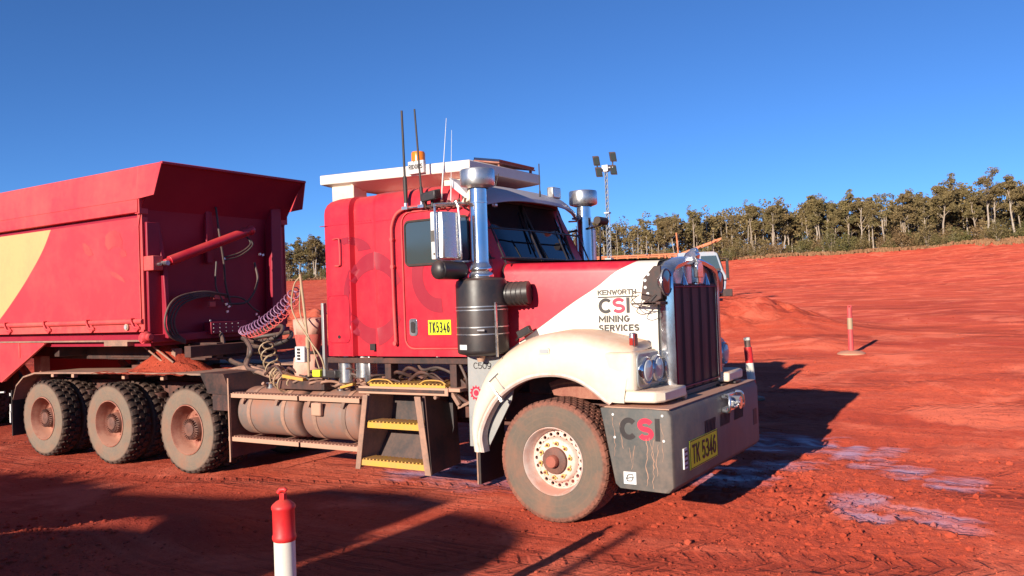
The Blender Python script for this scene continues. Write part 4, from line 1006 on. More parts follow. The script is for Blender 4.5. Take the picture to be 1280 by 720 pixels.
# plate, mud flap behind the front wheel
mb = MB().prism([(-.93, .60), (-.925, 1.44), (-.58, 1.44), (-.40, 1.30), (-.45, 1.05), (-.72, .6)], 'y', .10, .115); sp = mb.build('side_plate', 'galv', T)
text('C509', 'ink_black', sp, sideY(.098), -.86, -.66, 1.325, 1.385, .12, 'scrawl', depth=.001)
mb = MB(); mb.lathe([(.001, 0), (.028, -.001)], (-.84, .098, 1.10), 'y', 24); mb.lathe([(.058, 0), (.058, -.002), (.042, -.002), (.042, 0)], (-.84, .098, 1.10), 'y', 24)
for k in range(12): a = 2*PI*k/12; mb.obox((-.84+.062*math.cos(a), .097, 1.10+.062*math.sin(a)), (.008*math.cos(a), 0, .008*math.sin(a)), (0, .001, 0), (-.006*math.sin(a), 0, .006*math.cos(a)))
mb.build('round_sticker', 'ink_red', sp)
mb = MB(); mb.box(-.79, -.765, .02, .42, .27, .64); side_pair('mud_flap', mb, 'rubber', T, bevel=.004)
mb = MB(); mb.box(-.80, -.785, .01, .03, .27, .75); mb.build('flap_edge', 'dusty_steel', T)

# steps
SX0, SX1 = -2.31, -1.40
def shear(mb, k, x0):
    mb.v = [(x+x0+k*(z-.3)/.75, y, z) for x, y, z in mb.v]; return mb
shear(MB().prism([(.06, .30), (.10, .30), (.55, .34), (.62, 1.06), (.10, 1.06), (.115, .95)], 'x', -2.31, -2.27), .13, -.03).build('step_side', 'dusty_steel', T, bevel=.004)
shear(MB().prism([(.06, .30), (.55, .33), (.62, 1.06), (.12, 1.06)], 'x', -1.40, -1.365), -.10, .0).build('step_side', 'black_steel', T, bevel=.004)
shear(MB().box(-2.31, -2.245, .045, .060, .29, 1.05), .13, -.03).build('step_edge', 'dusty_steel', T, bevel=.004)
shear(MB().box(-1.445, -1.37, .048, .060, .29, 1.05), -.10, .0).build('step_edge', 'dusty_steel', T, bevel=.004)
mb = MB(); mb.prism([(.30, .32), (.33, .32), (.55, .68), (.52, 1.05), (.49, 1.05), (.50, .69)], 'x', SX0+.03, SX1-.01); mb.build('step_back', 'dark_grey', T, bevel=.004)
def tread(x0, x1, y0, y1, z, name='step'):
    mb = MB(); mb.box(x0, x1, y0, y0+.012, z-.055, z+.004); mb.box(x0, x1, y1-.012, y1, z-.05, z)
    n = int((x1-x0)/.045)
    for k in range(n): x = x0+.012+k*(x1-x0-.03)/(n-1); mb.obox((x+.01, (y0+y1)/2, z+.000), (.0085, 0, 0), (.012, (y1-y0)/2-.01, 0), (0, 0, .016))
    return mb.build(name, 'yellow_step', T, bevel=.002)
tread(-2.27, -1.45, .062, .27, .385); tread(-2.20, -1.49, .09, .32, .765)
tread(-2.16, -1.20, .10, .56, 1.155, 'platform')
mb = MB(); mb.box(-2.30, -1.16, .085, .100, 1.06, 1.135); mb.box(-1.20, -1.03, .10, .52, 1.10, 1.135); mb.box(-2.3, -1.0, .52, .58, 1.04, 1.12); mb.build('platform_frame', 'tan_rail', T, bevel=.004)
mb = MB(); mb.box(-2.32, -1.20, .074, .084, 1.085, 1.115); mb.build('platform_edge', 'black_steel', T)
mb = MB()
for x in (-2.12, -1.45): mb.tube(catmull([(x-.08, .12, 1.165), (x+.0, .12, 1.20), (x+.16, .13, 1.20), (x+.24, .13, 1.165)], 5), .007, 8)
mb.build('toe_rail', 'yellow_step', T)
mb = MB(); mb.obox((-1.13, .16, 1.04), (.05, 0, -.07), (0, .02, 0), (.015, 0, .012)); mb.obox((-1.02, .2, .98), (.10, 0, .04), (0, .02, 0), (.0, 0, .015)); mb.cyl((-1.33, .10, 1.04), (-1.33, .16, 1.04), .02, n=8); mb.build('platform_strut', 'dusty_steel', T, bevel=.004)

# tanks
def tank(x0, x1, parent=T):
    y, z, r = .40, .785, .275
    prof = [(.001, 0), (.20, .004), (r-.03, .012), (r-.006, .03), (r, .05), (r, x1-x0-.05), (r-.006, x1-x0-.03), (r-.03, x1-x0-.012), (.20, x1-x0-.004), (.001, x1-x0)]
    t = MB().lathe(prof, (x0, y, z), 'x', 48).build('tank', 'tank_metal', parent, ang=40)
    mb = MB()
    for x in (x0+.22, x1-.20): mb.lathe([(r+.001, -.028), (r+.009, -.026), (r+.009, .026), (r+.001, .028)], (x, y, z), 'x', 48)
    mb.build('tank_strap', 'dusty_steel', t)
    return t
tank(-4.24, -3.27); tk = tank(-3.20, -2.36)
side_mb = MB(); side_mb.lathe([(.001, 0), (.24, .012), (.275, .05), (.275, 1.75), (.24, 1.79), (.001, 1.8)], (-4.24, 2*YC-.40, .785), 'x', 40); side_mb.build('tank', 'tank_metal', T)
for (a, b_) in ((-4.34, -3.20), (-3.17, -2.30)):
    for z, yy in ((1.0, .10), (.50, .10)):
        mb = MB(); mb.box(a, b_, yy-.01, yy, z-.045, z+.004); mb.box(a, b_, yy, yy+.13, z-.008, z+.002)
        n = int((b_-a)/.05)
        for k in range(n): x = a+.02+k*(b_-a-.04)/(n-1); mb.box(x-.008, x+.008, yy+.015, yy+.115, z+.002, z+.012)
        mb.build('tank_rail', 'tan_rail', T, bevel=.002)
mb = MB()
for x in (-4.1, -3.55, -3.05, -2.55): mb.obox((x, .115, .93), (.02, 0, .04), (0, .006, 0), (.018, 0, -.008)); mb.box(x-.02, x+.02, .12, .4, .485, .50)
mb.build('rail_bracket', 'dusty_steel', T)
mb = MB(); mb.box(-2.98, -2.84, .07, .12, .80, .94); mb.build('tank_valve', 'tan_rail', T, bevel=.015)
mb = MB(); mb.cyl((-3.9, .36, 1.04), (-3.9, .36, 1.11), .06, n=20); mb.cyl((-2.8, .36, 1.04), (-2.8, .36, 1.10), .05, n=20); mb.build('filler_cap', 'stainless', T, bevel=.005)

# mudguards over the drive wheels
def guard(side):
    f = (lambda m: m) if not side else (lambda m: m.mirror())
    mb = MB(); y0, y1 = .07, .74
    path = [(-9.02, .80), (-8.92, 1.00), (-8.72, 1.13), (-8.42, 1.19), (-7.6, 1.205), (-6.7, 1.215), (-5.6, 1.22), (-4.78, 1.225)]
    mb.loft([[(x, y0, z), (x, y1, z), (x, y1, z-.022), (x, y0, z-.022)] for x, z in path], caps=True)
    g = f(mb).build('mudguard', 'dusty_steel', T, ang=50)
    # front end: folded steel box
    mb = MB(); mb.loft([[(-4.80, y0, 1.23), (-4.38, y0, 1.23), (-4.38, y1, 1.23), (-4.80, y1, 1.23)], [(-4.66, y0+.01, .99), (-4.27, y0+.01, .98), (-4.27, y1, .98), (-4.66, y1, .99)]], caps=True); f(mb).build('guard_front', 'black_steel', g, bevel=.004)
    mb = MB(); mb.box(-4.30, -4.275, y0+.01, y1, .27, 1.0); mb.box(-4.60, -4.30, y0+.02, y0+.035, .80, .99); f(mb).build('guard_flap', 'frame_steel', g)
    mb = MB(); mb.tube([(-4.29, y0-.005, 1.18), (-4.285, y0-.005, .26), (-4.27, y0-.02, .22)], .009, 6); f(mb).build('flap_edge', 'tan_rail', g)
    mb = MB()
    for x in (-8.0, -7.5, -6.35, -5.55): mb.box(x-.03, x+.03, .09, .15, 1.13, 1.19)
    for x in (-7.55, -5.95): mb.box(x-.025, x+.025, .15, .70, 1.16, 1.19)
    f(mb).build('guard_bracket', 'tan_rail', g, bevel=.004)
    mb = MB(); mb.box(-9.06, -9.04, y0, y1, .26, .92); f(mb).build('mud_flap', 'rubber', g)
    mb = MB(); mb.box(-9.09, -9.06, y0-.01, y0+.04, .60, .72); mb.box(-9.09, -9.06, y0-.01, y0+.04, .84, .88); mb.box(-9.1, -9.07, y0-.01, y0+.0, .45, .62); f(mb).build('tail_bracket', 'white_metal', g)
guard(0); guard(1)
mb = MB(); mb.box(-9.0, -4.45, .75, 2*YC-.75, 1.05, 1.10); mb.build('deck', 'frame_steel', T)
# turntable
mb = MB(); mb.lathe([(.001, 1.34), (.40, 1.34), (.46, 1.31), (.46, 1.27), (.3, 1.12)], (-6.73, YC, 0), 'z', 32); mb.box(-7.0, -6.4, YC-.5, YC+.5, 1.1, 1.26)
mb.build('turntable', 'frame_steel', T, bevel=.005)

# behind the cab: air box, pole, hoses, bins
mb = MB(); mb.box(-3.16, -3.02, -.06+.1, .14, 1.37, 1.545); ab = mb.build('air_box', 'white_metal', T, bevel=.012)
mb = MB()
for k in range(4): mb.box(-3.115, -3.075, .030, .04, 1.40+k*.034, 1.422+k*.034)
mb.build('switches', 'black_plastic', ab)
mb = MB(); mb.tube([(-3.02, .10, 1.22), (-3.02, .10, 1.62), (-3.08, .08, 2.32)], .014, 8); mb.cyl((-3.02, .10, 1.52), (-3.02, .10, 1.64), .024, n=10); mb.build('hose_pole', 'coil_cream', T)
mb = MB(); mb.box(-2.83, -2.795, .12, .17, 1.22, 2.0); mb.box(-2.83, -2.80, 2.1, 2.15, 1.2, 2.0); mb.build('cab_rail', 'galv', T, bevel=.005)
mb = MB(); mb.cyl((-2.62, .26, 1.14), (-2.62, .26, 1.44), .085, n=24); mb.cyl((-2.35, .26, 1.20), (-2.35, .26, 1.44), .10, n=24); mb.box(-2.3, -2.22, .18, .30, 1.16, 1.44); mb.build('air_dryer', 'stainless', T, bevel=.012)
mb = MB(); rr_ = random.Random(4)
for k in range(26):
    x = -3.9+k*.062; y = .22+.20*rr_.random(); z = 1.08+.08*rr_.random()
    if k % 3 == 0: mb.cyl((x, y, z), (x+rr_.uniform(-.05, .08), y+rr_.uniform(-.05, .05), z+rr_.uniform(.02, .09)), rr_.uniform(.014, .03), n=10)
    else: mb.tube(catmull([(x-.15, y+.05, z), (x-.05, y-.05, z+.05*rr_.random()), (x+.05, y+.02, z+.05), (x+.18, y+.1, z-.01)], 5), rr_.uniform(.009, .016), 8)
mb.build('valves', 'dusty_steel', T)
mb = MB(); rr_ = random.Random(14)
for k in range(18):
    x = -3.7+k*.13; mb.tube(catmull([(x-.2, .25+.2*rr_.random(), 1.14+.1*rr_.random()), (x, .18+.1*rr_.random(), 1.2+.12*rr_.random()), (x+.15, .2+.2*rr_.random(), 1.15+.1*rr_.random())], 5), rr_.uniform(.008, .02), 8)
mb.build('air_lines', 'black_steel', T)
mb = MB(); mb.box(-2.97, -2.86, .10, .18, 1.215, 1.29); mb.build('valve_tag', 'yellow_valve', T, bevel=.008)
mb = MB(); mb.box(-2.86, -2.66, .13, .22, 1.20, 1.285); mb.build('valve_body', 'black_plastic', T, bevel=.01)
mb = MB(); mb.obox((-3.35, .2, 1.19), (.14, .02, -.02), (0, .03, 0), (0, 0, .018)); mb.obox((-2.55, .2, 1.12), (.09, .0, .02), (0, .03, 0), (0, 0, .014)); mb.build('yellow_fitting', 'yellow_step', T, bevel=.004)
def coil(p0, p1, turns, r, th, sag=.0, r1=None):
    p0, p1 = Vector(p0), Vector(p1); d = (p1-p0).normalized(); u = d.cross(Vector((0, 0, 1))).normalized(); v = d.cross(u); n = turns*12; pts = []
    for k in range(n+1):
        t = k/n; a = 2*PI*turns*t; rr2 = r if r1 is None else r+(r1-r)*t
        pts.append(p0.lerp(p1, t)+(u*math.cos(a)+v*math.sin(a))*rr2*(min(1, t*12, (1-t)*12)*.9+.1)+Vector((0, 0, -sag*4*t*(1-t))))
    return MB().tube(pts, th, 6)
coil((-5.20, 1.00, 1.68), (-3.10, .10, 2.20), 19, .058, .007, .10).build('coiled_air_hose', 'coil_purple', T)
coil((-5.18, 1.03, 1.64), (-3.12, .12, 2.12), 17, .045, .006, .13).build('coiled_air_hose', 'red_trim', T)
coil((-4.15, .50, 1.56), (-3.75, .30, 1.20), 5, .09, .010, .0).build('coiled_cable', 'coil_cream', T)
coil((-3.80, .32, 1.26), (-3.45, .22, 1.10), 4, .10, .010, .03).build('coiled_cable', 'coil_cream', T)
mb = MB(); mb.tube(catmull([(-3.08, .08, 2.30), (-3.16, .06, 2.2), (-3.2, .06, 1.95), (-3.05, .08, 1.7), (-2.85, .10, 1.45), (-2.8, .12, 1.3)]), .008, 8)
mb.tube(catmull([(-3.08, .08, 2.2), (-3.12, .1, 1.9), (-2.98, .1, 1.6), (-2.9, .14, 1.3)]), .007, 8)
mb.build('air_line', 'coil_cream', T)

# ------------------------------------------------------------------ tipper trailer
TT = empty('tipper_trailer', (-12, YC, 0), 'red side tipping trailer bin with yellow flash behind the prime mover', 'trailer')
XF, XB = -5.71, -15.5                            # front and back of the bin
def sym(poly): return poly
yo = 0.
bodyw = 2*YC-yo*2
# side walls (near/far), thick plates
def wall_mb():
    mb = MB(); mb.box(XB, XF, .0, .07, 1.735, 3.16); return mb
wn, wf = side_pair('side_wall', wall_mb(), 'bin_paint', TT)
mb = MB(); mb.box(XB, XF+.004, -.075, .07, 3.215, 3.375)                       # top band stands out over the wall
mb.prism([(-.075, 3.375), (-.02, 3.375), (.0, 3.79), (-.038, 3.79)], 'x', XB, XF); side_pair('top_band', mb, 'red_panel', TT, bevel=.006)
mb = MB(); mb.box(XB, XF-.03, .012, .07, 3.16, 3.215); side_pair('shadow_rebate', mb, 'shaded_front_red', TT)  # recessed strip; the band's shadow is put into its dark red
mb = MB(); mb.box(XF-.075, XF+.012, -.022, .0, 1.76, 3.21); side_pair('corner_post', mb, 'red_trim', TT, bevel=.006)
# spill boards running forward of the bulkhead
mb = MB(); a = [(XF-.02, -.072, 3.378), (XF+.34, -.072, 3.40), (XF+.46, -.034, 3.79), (XF-.02, -.036, 3.79)]
mb.add(a+[(p[0], p[1]+.012, p[2]) for p in a], [(0, 1, 2, 3), (4, 7, 6, 5), (0, 4, 5, 1), (1, 5, 6, 2), (2, 6, 7, 3), (3, 7, 4, 0)]); side_pair('spill_board', mb, 'red_panel', TT)
side_pair('corner_gusset', MB().box(XF-.06, XF+.03, -.06, .06, 3.2, 3.42), 'red_panel', TT)
# front bulkhead: upright plate then flaring forward
def loftX(pts, y0, y1, th=.012):
    mb = MB(); mb.loft([[(x, y0, z), (x, y1, z)] for x, z in pts], closed=False); mb.loft([[(x-th, y0, z), (x-th, y1, z)] for x, z in pts], closed=False); return mb
mb = loftX([(XF-.03, 1.62), (XF-.03, 3.05), (XF+.02, 3.25), (XF+.28, 3.62), (XF+.44, 3.785)], -.03, 2*YC+.03); mb.build('bulkhead', 'shaded_front_red', TT, ang=20)
mb = MB(); mb.box(XF+.42, XF+.47, -.034, 2*YC+.034, 3.765, 3.80); mb.build('top_rail', 'red_dark', TT, bevel=.008)
mb = MB()
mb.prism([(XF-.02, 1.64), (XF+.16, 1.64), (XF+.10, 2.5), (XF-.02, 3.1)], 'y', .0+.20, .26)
mb.obox((XF+.06, 2.02, 2.45), (.07, 0, .01), (0, .09, .02), (-.0, .02, .95)); mb.build('stiffener', 'shaded_front_red', TT, bevel=.01)
mb = MB(); mb.box(XF, XF+.10, .02, 2*YC-.02, 1.60, 1.70); mb.box(XF, XF+.05, .02, .20, 1.7, 3.1); mb.box(XF, XF+.05, .9, 1.0, 2.6, 3.35); mb.build('front_frame', 'shaded_front_red', TT, bevel=.01)
mb = MB(); mb.box(XF, XF+.20, -.01, .13, 2.49, 2.67); mb.build('ram_mount', 'red_trim', TT, bevel=.008)
# lid ram
mb = MB(); mb.cyl((-5.48, .20, 2.605), (-5.40, 1.36, 3.03), .062, n=22); mb.cyl((-5.483, .14, 2.583), (-5.48, .20, 2.605), .045, n=16); mb.sphere((-5.39, 1.40, 3.045), .07, 12); ram = mb.build('lid_ram', 'red_paint', TT, bevel=.004)
mb = MB(); mb.cyl((-5.55, .12, 2.575), (-5.40, .12, 2.575), .03, n=12); mb.cyl((-5.60, .06, 2.56), (-5.46, .06, 2.56), .02, n=12); mb.build('ram_pin', 'stainless', ram)
# hydraulic lines on the bulkhead
mb = MB(); X = XF+.10
for k in range(4):
    r_ = .30+.035*k
    mb.tube(catmull([(X+.04*k*.5, 1.05+.02*k, 2.14+.012*k), (X+.05, .75-.01*k, 2.16+.02*k), (X+.07, .42-.04*k, 2.07+.02*k), (X+.08, .18-.045*k+.1, 1.88), (X+.07, .26-.035*k+.06, 1.70-.01*k), (X+.05, .45, 1.60-.012*k)], 7), .013, 8)
mb.build('hydraulic_lines', 'hose', TT)
mb = MB()
mb.tube(catmull([(X, 1.05, 2.15), (X+.05, 1.35, 2.13), (X+.06, 1.55, 1.98), (X, 1.70, 1.93)]), .012, 8)
mb.tube(catmull([(X, 1.02, 3.35), (X+.03, 1.04, 3.0), (X+.03, 1.10, 2.6), (X+.03, 1.12, 2.3), (X+.03, 1.20, 2.02)]), .014, 8)
mb.tube(catmull([(X+.02, 1.45, 3.02), (X+.10, 1.50, 2.88), (X+.06, 1.35, 2.75), (X+.03, 1.10, 2.68)]), .011, 8)
mb.tube(catmull([(X+.02, 1.47, 3.00), (X+.12, 1.52, 2.86), (X+.06, 1.35, 2.71), (X+.03, 1.10, 2.64)]), .011, 8)
mb.tube(catmull([(X+.03, 1.62, 2.62), (X+.10, 1.60, 2.35), (X+.06, 1.45, 2.08), (X+.03, 1.15, 2.05)]), .015, 8)
mb.tube(catmull([(X+.03, .98, 2.62), (X+.04, .95, 2.3), (X+.05, 1.05, 2.08)]), .012, 8)
mb.build('bulkhead_hoses', 'hose', TT)
mb = MB(); mb.box(X-.05, X+.05, .92, 1.08, 2.12, 2.18); mb.box(X-.03, X+.02, .86, .96, 2.02, 2.09); mb.build('hose_clamp', 'red_trim', TT, bevel=.006)
mb = MB()
for y, z in ((1.10, 2.66), (1.12, 2.05), (1.16, 2.02), (1.13, 1.95), (1.72, 2.74), (1.77, 2.73), (1.62, 1.90), (1.66, 1.86), (1.58, 1.80)): mb.obox((X+.03, y, z), (.01, 0, 0), (0, .016, .006), (0, -.004, .012))
mb.build('hose_fittings', 'stainless', TT)
mb = MB(); mb.box(X-.08, X+.06, .84, 1.42, 1.66, 1.82); pnl = mb.build('valve_panel', 'shaded_front_red', TT, bevel=.006)
mb = MB()
for k in range(5):
    for j in range(3): mb.cyl((X+.06, .88+k*.10, 1.69+j*.05), (X+.068, .88+k*.10, 1.69+j*.05), .006, n=8)
mb.cyl((X+.06, .84, 1.50), (X+.075, .84, 1.50), .016, n=10); mb.cyl((X+.06, .83, 1.84), (X+.07, .83, 1.84), .012, n=10)
mb.build('panel_bolts', 'white_metal', pnl)
mb = MB()
mb.tube(catmull([(X+.05, 1.00, 1.66), (X+.15, .95, 1.56), (X+.30, .85, 1.38), (X+.65, .8, 1.27), (X+1.1, .7, 1.25), (X+1.8, .5, 1.22), (X+2.5, .4, 1.20)]), .030, 10)
mb.tube(catmull([(X+.1, 1.5, 1.62), (X+.5, 1.5, 1.72), (X+.9, 1.3, 1.72), (X+1.0, 1.1, 1.60), (X+.6, 1.1, 1.54), (X+.2, 1.3, 1.56)]), .026, 10)
mb.tube(catmull([(X+.1, 1.5, 1.58), (X+.5, 1.6, 1.62), (X+.95, 1.4, 1.64), (X+1.05, 1.2, 1.54), (X+.7, 1.1, 1.48), (X+.3, 1.2, 1.5)]), .026, 10)
mb.tube(catmull([(X+.6, .9, 1.60), (X+.9, .7, 1.58), (X+1.1, .6, 1.45), (X+1.0, .6, 1.30), (X+1.3, .5, 1.2)]), .028, 10)
mb.tube(catmull([(X+.7, .9, 1.52), (X+.95, .7, 1.50), (X+1.05, .6, 1.36), (X+1.2, .5, 1.24), (X+2.0, .45, 1.2)]), .024, 10)
mb.build('suzi_hoses', 'hose', TT)
mb = MB(); mb.tube(catmull([(X+.3, .8, 1.16), (X+1.0, .62, 1.25), (X+1.6, .45, 1.2), (X+2.3, .35, 1.16)]), .032, 10); mb.tube(catmull([(X+.5, .75, 1.2), (X+1.1, .55, 1.24), (X+1.7, .40, 1.17), (X+2.3, .30, 1.13)]), .026, 10); mb.build('suzi_hoses', 'dusty_steel', TT)

# lower hinge rod with brackets and the skirt
mb = MB(); mb.box(XB, XF+.0, -.03, -.005, 1.735, 1.83); side_pair('skirt', mb, 'red_trim', TT, bevel=.006)
mb = MB(); mb.cyl((XB, -.035, 1.865), (XF+.0, -.035, 1.865), .032, n=14); side_pair('hinge_rod', mb, 'red_trim', TT)
for k in range(9):
    x = XF-.11-1.02*k if k else XF-.16
    mb = MB(); mb.tube([(x-.03, -.02, 1.90), (x-.03, -.075, 1.90), (x+.0, -.085, 1.86), (x+.03, -.075, 1.80), (x+.10, -.035, 1.775)], .014, 6); mb.obox((x+.03, -.045, 1.80), (.05, 0, -.035), (0, .012, 0), (.03, 0, .03))
    mb.build('hinge_bracket', 'red_panel', TT, bevel=.004)
mb = MB(); mb.cyl((-6.03, -.03, 1.80), (-6.03, -.055, 1.80), .042, n=20); ml = mb.build('marker_lamp', 'tan_rail', TT); MB().cyl((-6.03, -.055, 1.80), (-6.03, -.066, 1.80), .028, n=20).build('lens', 'lens_clear', ml)
mb = MB(); mb.lathe([(.07, 0), (.07, -.03), (.05, -.032), (.05, -.05), (.001, -.05)], (XF+.0, -.02, 1.66), 'y', 18); mb.lathe([(.06, 0), (.075, .02), (.06, .04), (.045, .05), (.045, .09), (.03, .1), (.001, .1)], (XF+.03, -.02, 1.67), 'x', 18); mb.build('pivot_pin', 'red_panel', TT)
mb = MB()
mb.box(XB, XF-.05, .10, 2*YC-.10, 1.55, 1.735); mb.build('bin_floor', 'shaded_front_red', TT)
mb = MB()
for y in (YC-.50, YC+.40): mb.box(-18.5, -5.2, y, y+.10, 1.34, 1.56)
mb.box(-7.4, -5.2, YC-.6, YC+.6, 1.345, 1.37)
for x in (-13.6, -12.2, -10.8, -9.6, -8.2, -5.3): mb.box(x, x+.12, YC-.9, YC+.9, 1.40, 1.54)
mb.cyl((-6.73, YC, 1.2), (-6.73, YC, 1.4), .05, n=12); mb.build('trailer_chassis', 'black_steel', TT, bevel=.006)
mb = MB(); mb.box(-9.2, XF+.02, -.005, .06, 1.615, 1.635); mb.box(-6.6, -6.1, .0, .10, 1.56, 1.615); mb.tube([(-6.1, .3, 1.58), (-5.6, .3, 1.33)], .012); mb.tube([(-6.3, .3, 1.58), (-5.8, .3, 1.33)], .012); mb.box(-5.78, -5.70, .4, .5, 1.3, 1.5); mb.build('lower_rail', 'dusty_steel', TT)
# red triangular gusset and landing leg
mb = MB(); mb.prism([(-12.5, .80), (-9.15, 1.05), (-8.05, 1.59), (-8.0, 1.61), (-12.5, 1.61)], 'y', .02, .05); side_pair('side_gusset', mb, 'red_panel', TT)
mb = MB(); mb.tube([(-9.2, .015, 1.045), (-8.02, .015, 1.60)], .013, 6); mb.box(-8.72, -8.68, .012, .02, 1.40, 1.61); mb.build('gusset_edge', 'red_trim', TT)
mb = MB(); mb.box(-8.86, -8.68, .30, .44, .95, 1.40); mb.obox((-9.05, .35, 1.06), (.24, 0, -.17), (0, .03, 0), (.03, 0, .045)); side_pair('landing_leg', mb, 'rim_red', TT, bevel=.01)
mb = MB(); mb.cyl((-8.77, .3, 1.0), (-8.77, 2*YC-.3, 1.0), .03, n=10); mb.build('leg_shaft', 'black_steel', TT)
mb = MB(); mb.cyl((-9.9, -.0, .86), (-9.1, -.0, .90), .012); mb.build('crank_rod', 'white_metal', TT)
# faded logo patches on the panel
def ghost(pts): MB().prism(pts, 'y', -.0025, .003).build('faded_logo', 'ghost_panel', TT)
from math import cos as _c, sin as _s
ghost([(-6.50, 2.98), (-6.42, 3.03), (-6.30, 3.04), (-6.19, 2.99), (-6.14, 2.89), (-6.15, 2.80), (-6.22, 2.83), (-6.33, 2.83), (-6.44, 2.79), (-6.51, 2.86)])
ghost([(-7.03, 2.92), (-6.96, 2.92), (-6.86, 2.86), (-6.78, 2.75), (-6.88, 2.74), (-6.97, 2.79)])
ghost([(-6.16, 2.80), (-6.08, 2.76), (-6.05, 2.70), (-6.14, 2.68), (-6.21, 2.73)])
ghost([(-6.42, 2.52), (-6.30, 2.50), (-6.14, 2.42), (-6.10, 2.36), (-6.22, 2.40), (-6.38, 2.46)])
# rear axles of the trailer, out of the picture to the left
for x in (-14.3, -13.1, -15.5):
    for s_ in (0, 1):
        c_ = copy_tree(dw, TT); c_.location = Vector((x, .114 if not s_ else 2*YC-.114, TR))-TT.location; c_.rotation_euler = (0, 0, PI if s_ else 0)
mb = MB()
for x in (-14.3, -13.1, -15.5): mb.cyl((x, .35, TR), (x, 2*YC-.35, TR), .075, n=12)
mb.box(-16.5, -12, YC-.55, YC-.45, .62, 1.34); mb.box(-16.5, -12, YC+.45, YC+.55, .62, 1.34); mb.build('axles', 'frame_steel', TT)

# spilled soil on the mudguard and bag behind the cab
def heap(name, cx, cy, z, rx, ry, h, n=40, seed=1):
    g = np.linspace(-1.3, 1.3, n); X_, Y_ = np.meshgrid(g, g); r_ = np.hypot(X_, Y_)
    Z_ = np.maximum(h*np.clip(1-r_, 0, 1)**1.15*(1+.5*fbm(X_, Y_, 2., 4, seed))+.02*fbm(X_, Y_, 9, 3, seed+2)-.012, -.02)
    vs = [(cx+a*rx, cy+b_*ry, z+c) for a, b_, c in zip(X_.ravel(), Y_.ravel(), Z_.ravel())]
    fs = [(r*n+c, r*n+c+1, (r+1)*n+c+1, (r+1)*n+c) for r in range(n-1) for c in range(n-1)]
    return MB().add(vs, fs).build(name, 'soil', loc=(cx, cy, z))
hp = heap('soil_heap', -5.92, .50, 1.222, .72, .42, .34, 48, 3)
tag(hp, 'small heap of bright orange soil spilled on the mudguard above the middle drive wheels', 'soil heap', kind='thing')
mb = MB(); mb.lathe([(.12, 0), (.12, .10), (.10, .15), (.04, .17), (.001, .17)], (-6.35, .75, 1.28), 'z', 20); mb.build('air_reservoir', 'base_tan', T)
MB().box(-3.62, -2.90, .20, .62, 1.06, 1.155).build('bag_shelf', 'black_steel', T, bevel=.006)
BG = empty('wrapped_bag', (-3.3, .40, 1.16), 'dusty pink and red cloth bag strapped upright behind the cab', 'bag')
def bag_ring(z, rx, ry, k):
    return [(-3.31+.04*(z-1.5)+rx*_c(a)*(1+.07*_s(3*a+k)), .40+ry*_s(a)*(1+.09*_s(4*a+k*2)), z) for a in [2*PI*i_/28 for i_ in range(28)]]
MB().loft([bag_ring(*q) for q in ((1.16, .10, .10, 0), (1.19, .165, .15, 1), (1.30, .18, .165, 1.5), (1.40, .165, .15, 2), (1.44, .12, .11, 2), (1.47, .115, .105, 2))], caps=True).build('lower_sack', 'bag_cloth', BG, ang=80)
MB().loft([bag_ring(*q) for q in ((1.47, .115, .105, 2), (1.52, .135, .12, 2.5), (1.66, .165, .14, 3))]).build('red_band', 'bag_red', BG, ang=80)
MB().loft([bag_ring(*q) for q in ((1.66, .165, .14, 3), (1.76, .19, .155, 3.6), (1.83, .20, .16, 4), (1.845, .15, .12, 4))], caps=True).build('upper_sack', 'bag_cloth', BG, ang=80)
mb = MB(); mb.loft([bag_ring(1.44, .127, .117, 2), bag_ring(1.475, .125, .115, 2)]); mb.build('strap', 'rubber', BG)

# ------------------------------------------------------------------ bollards
def P_at(px, dist):
    """ground point at a given distance from the camera along the bearing of a picture column"""
    a = math.atan2(px-640, FPX); return (CP.x+dist*(H.x*_c(a)+Rt2.x*_s(a)), CP.y+dist*(H.y*_c(a)+Rt2.y*_s(a)))
bx, by = .42, -3.42; bz = gz(bx, by)
B1 = empty('bollard', (bx, by, bz), 'red topped white plastic bollard standing nearest the camera in the shade', 'bollard')
h0 = 1.005-bz
MB().lathe([(.16, 0), (.16, .03), (.06, .06), (.052, .10), (.052, h0-.20)], (bx, by, bz), 'z', 32).build('post', 'bollard_white', B1)
z = bz+h0
MB().lathe([(.052, -.205), (.056, -.20), (.059, -.19), (.058, -.178), (.0545, -.170), (.0545, -.055), (.059, -.046), (.059, -.035), (.054, -.026), (.035, -.010), (.018, -.002), (.001, 0)], (bx, by, z), 'z', 32).build('cap', 'bollard_red', B1)
mb = MB(); mb.obox((bx, by, z+.012), (.016, 0, 0), (0, .012, 0), (0, 0, .018)); mb.tube([(bx-.022, by-.012, z+.028), (bx-.012, by-.006, z+.045), (bx+.012, by, z+.048), (bx+.02, by+.004, z+.04)], .012, 8); mb.build('top_hook', 'bollard_red', B1, bevel=.004)
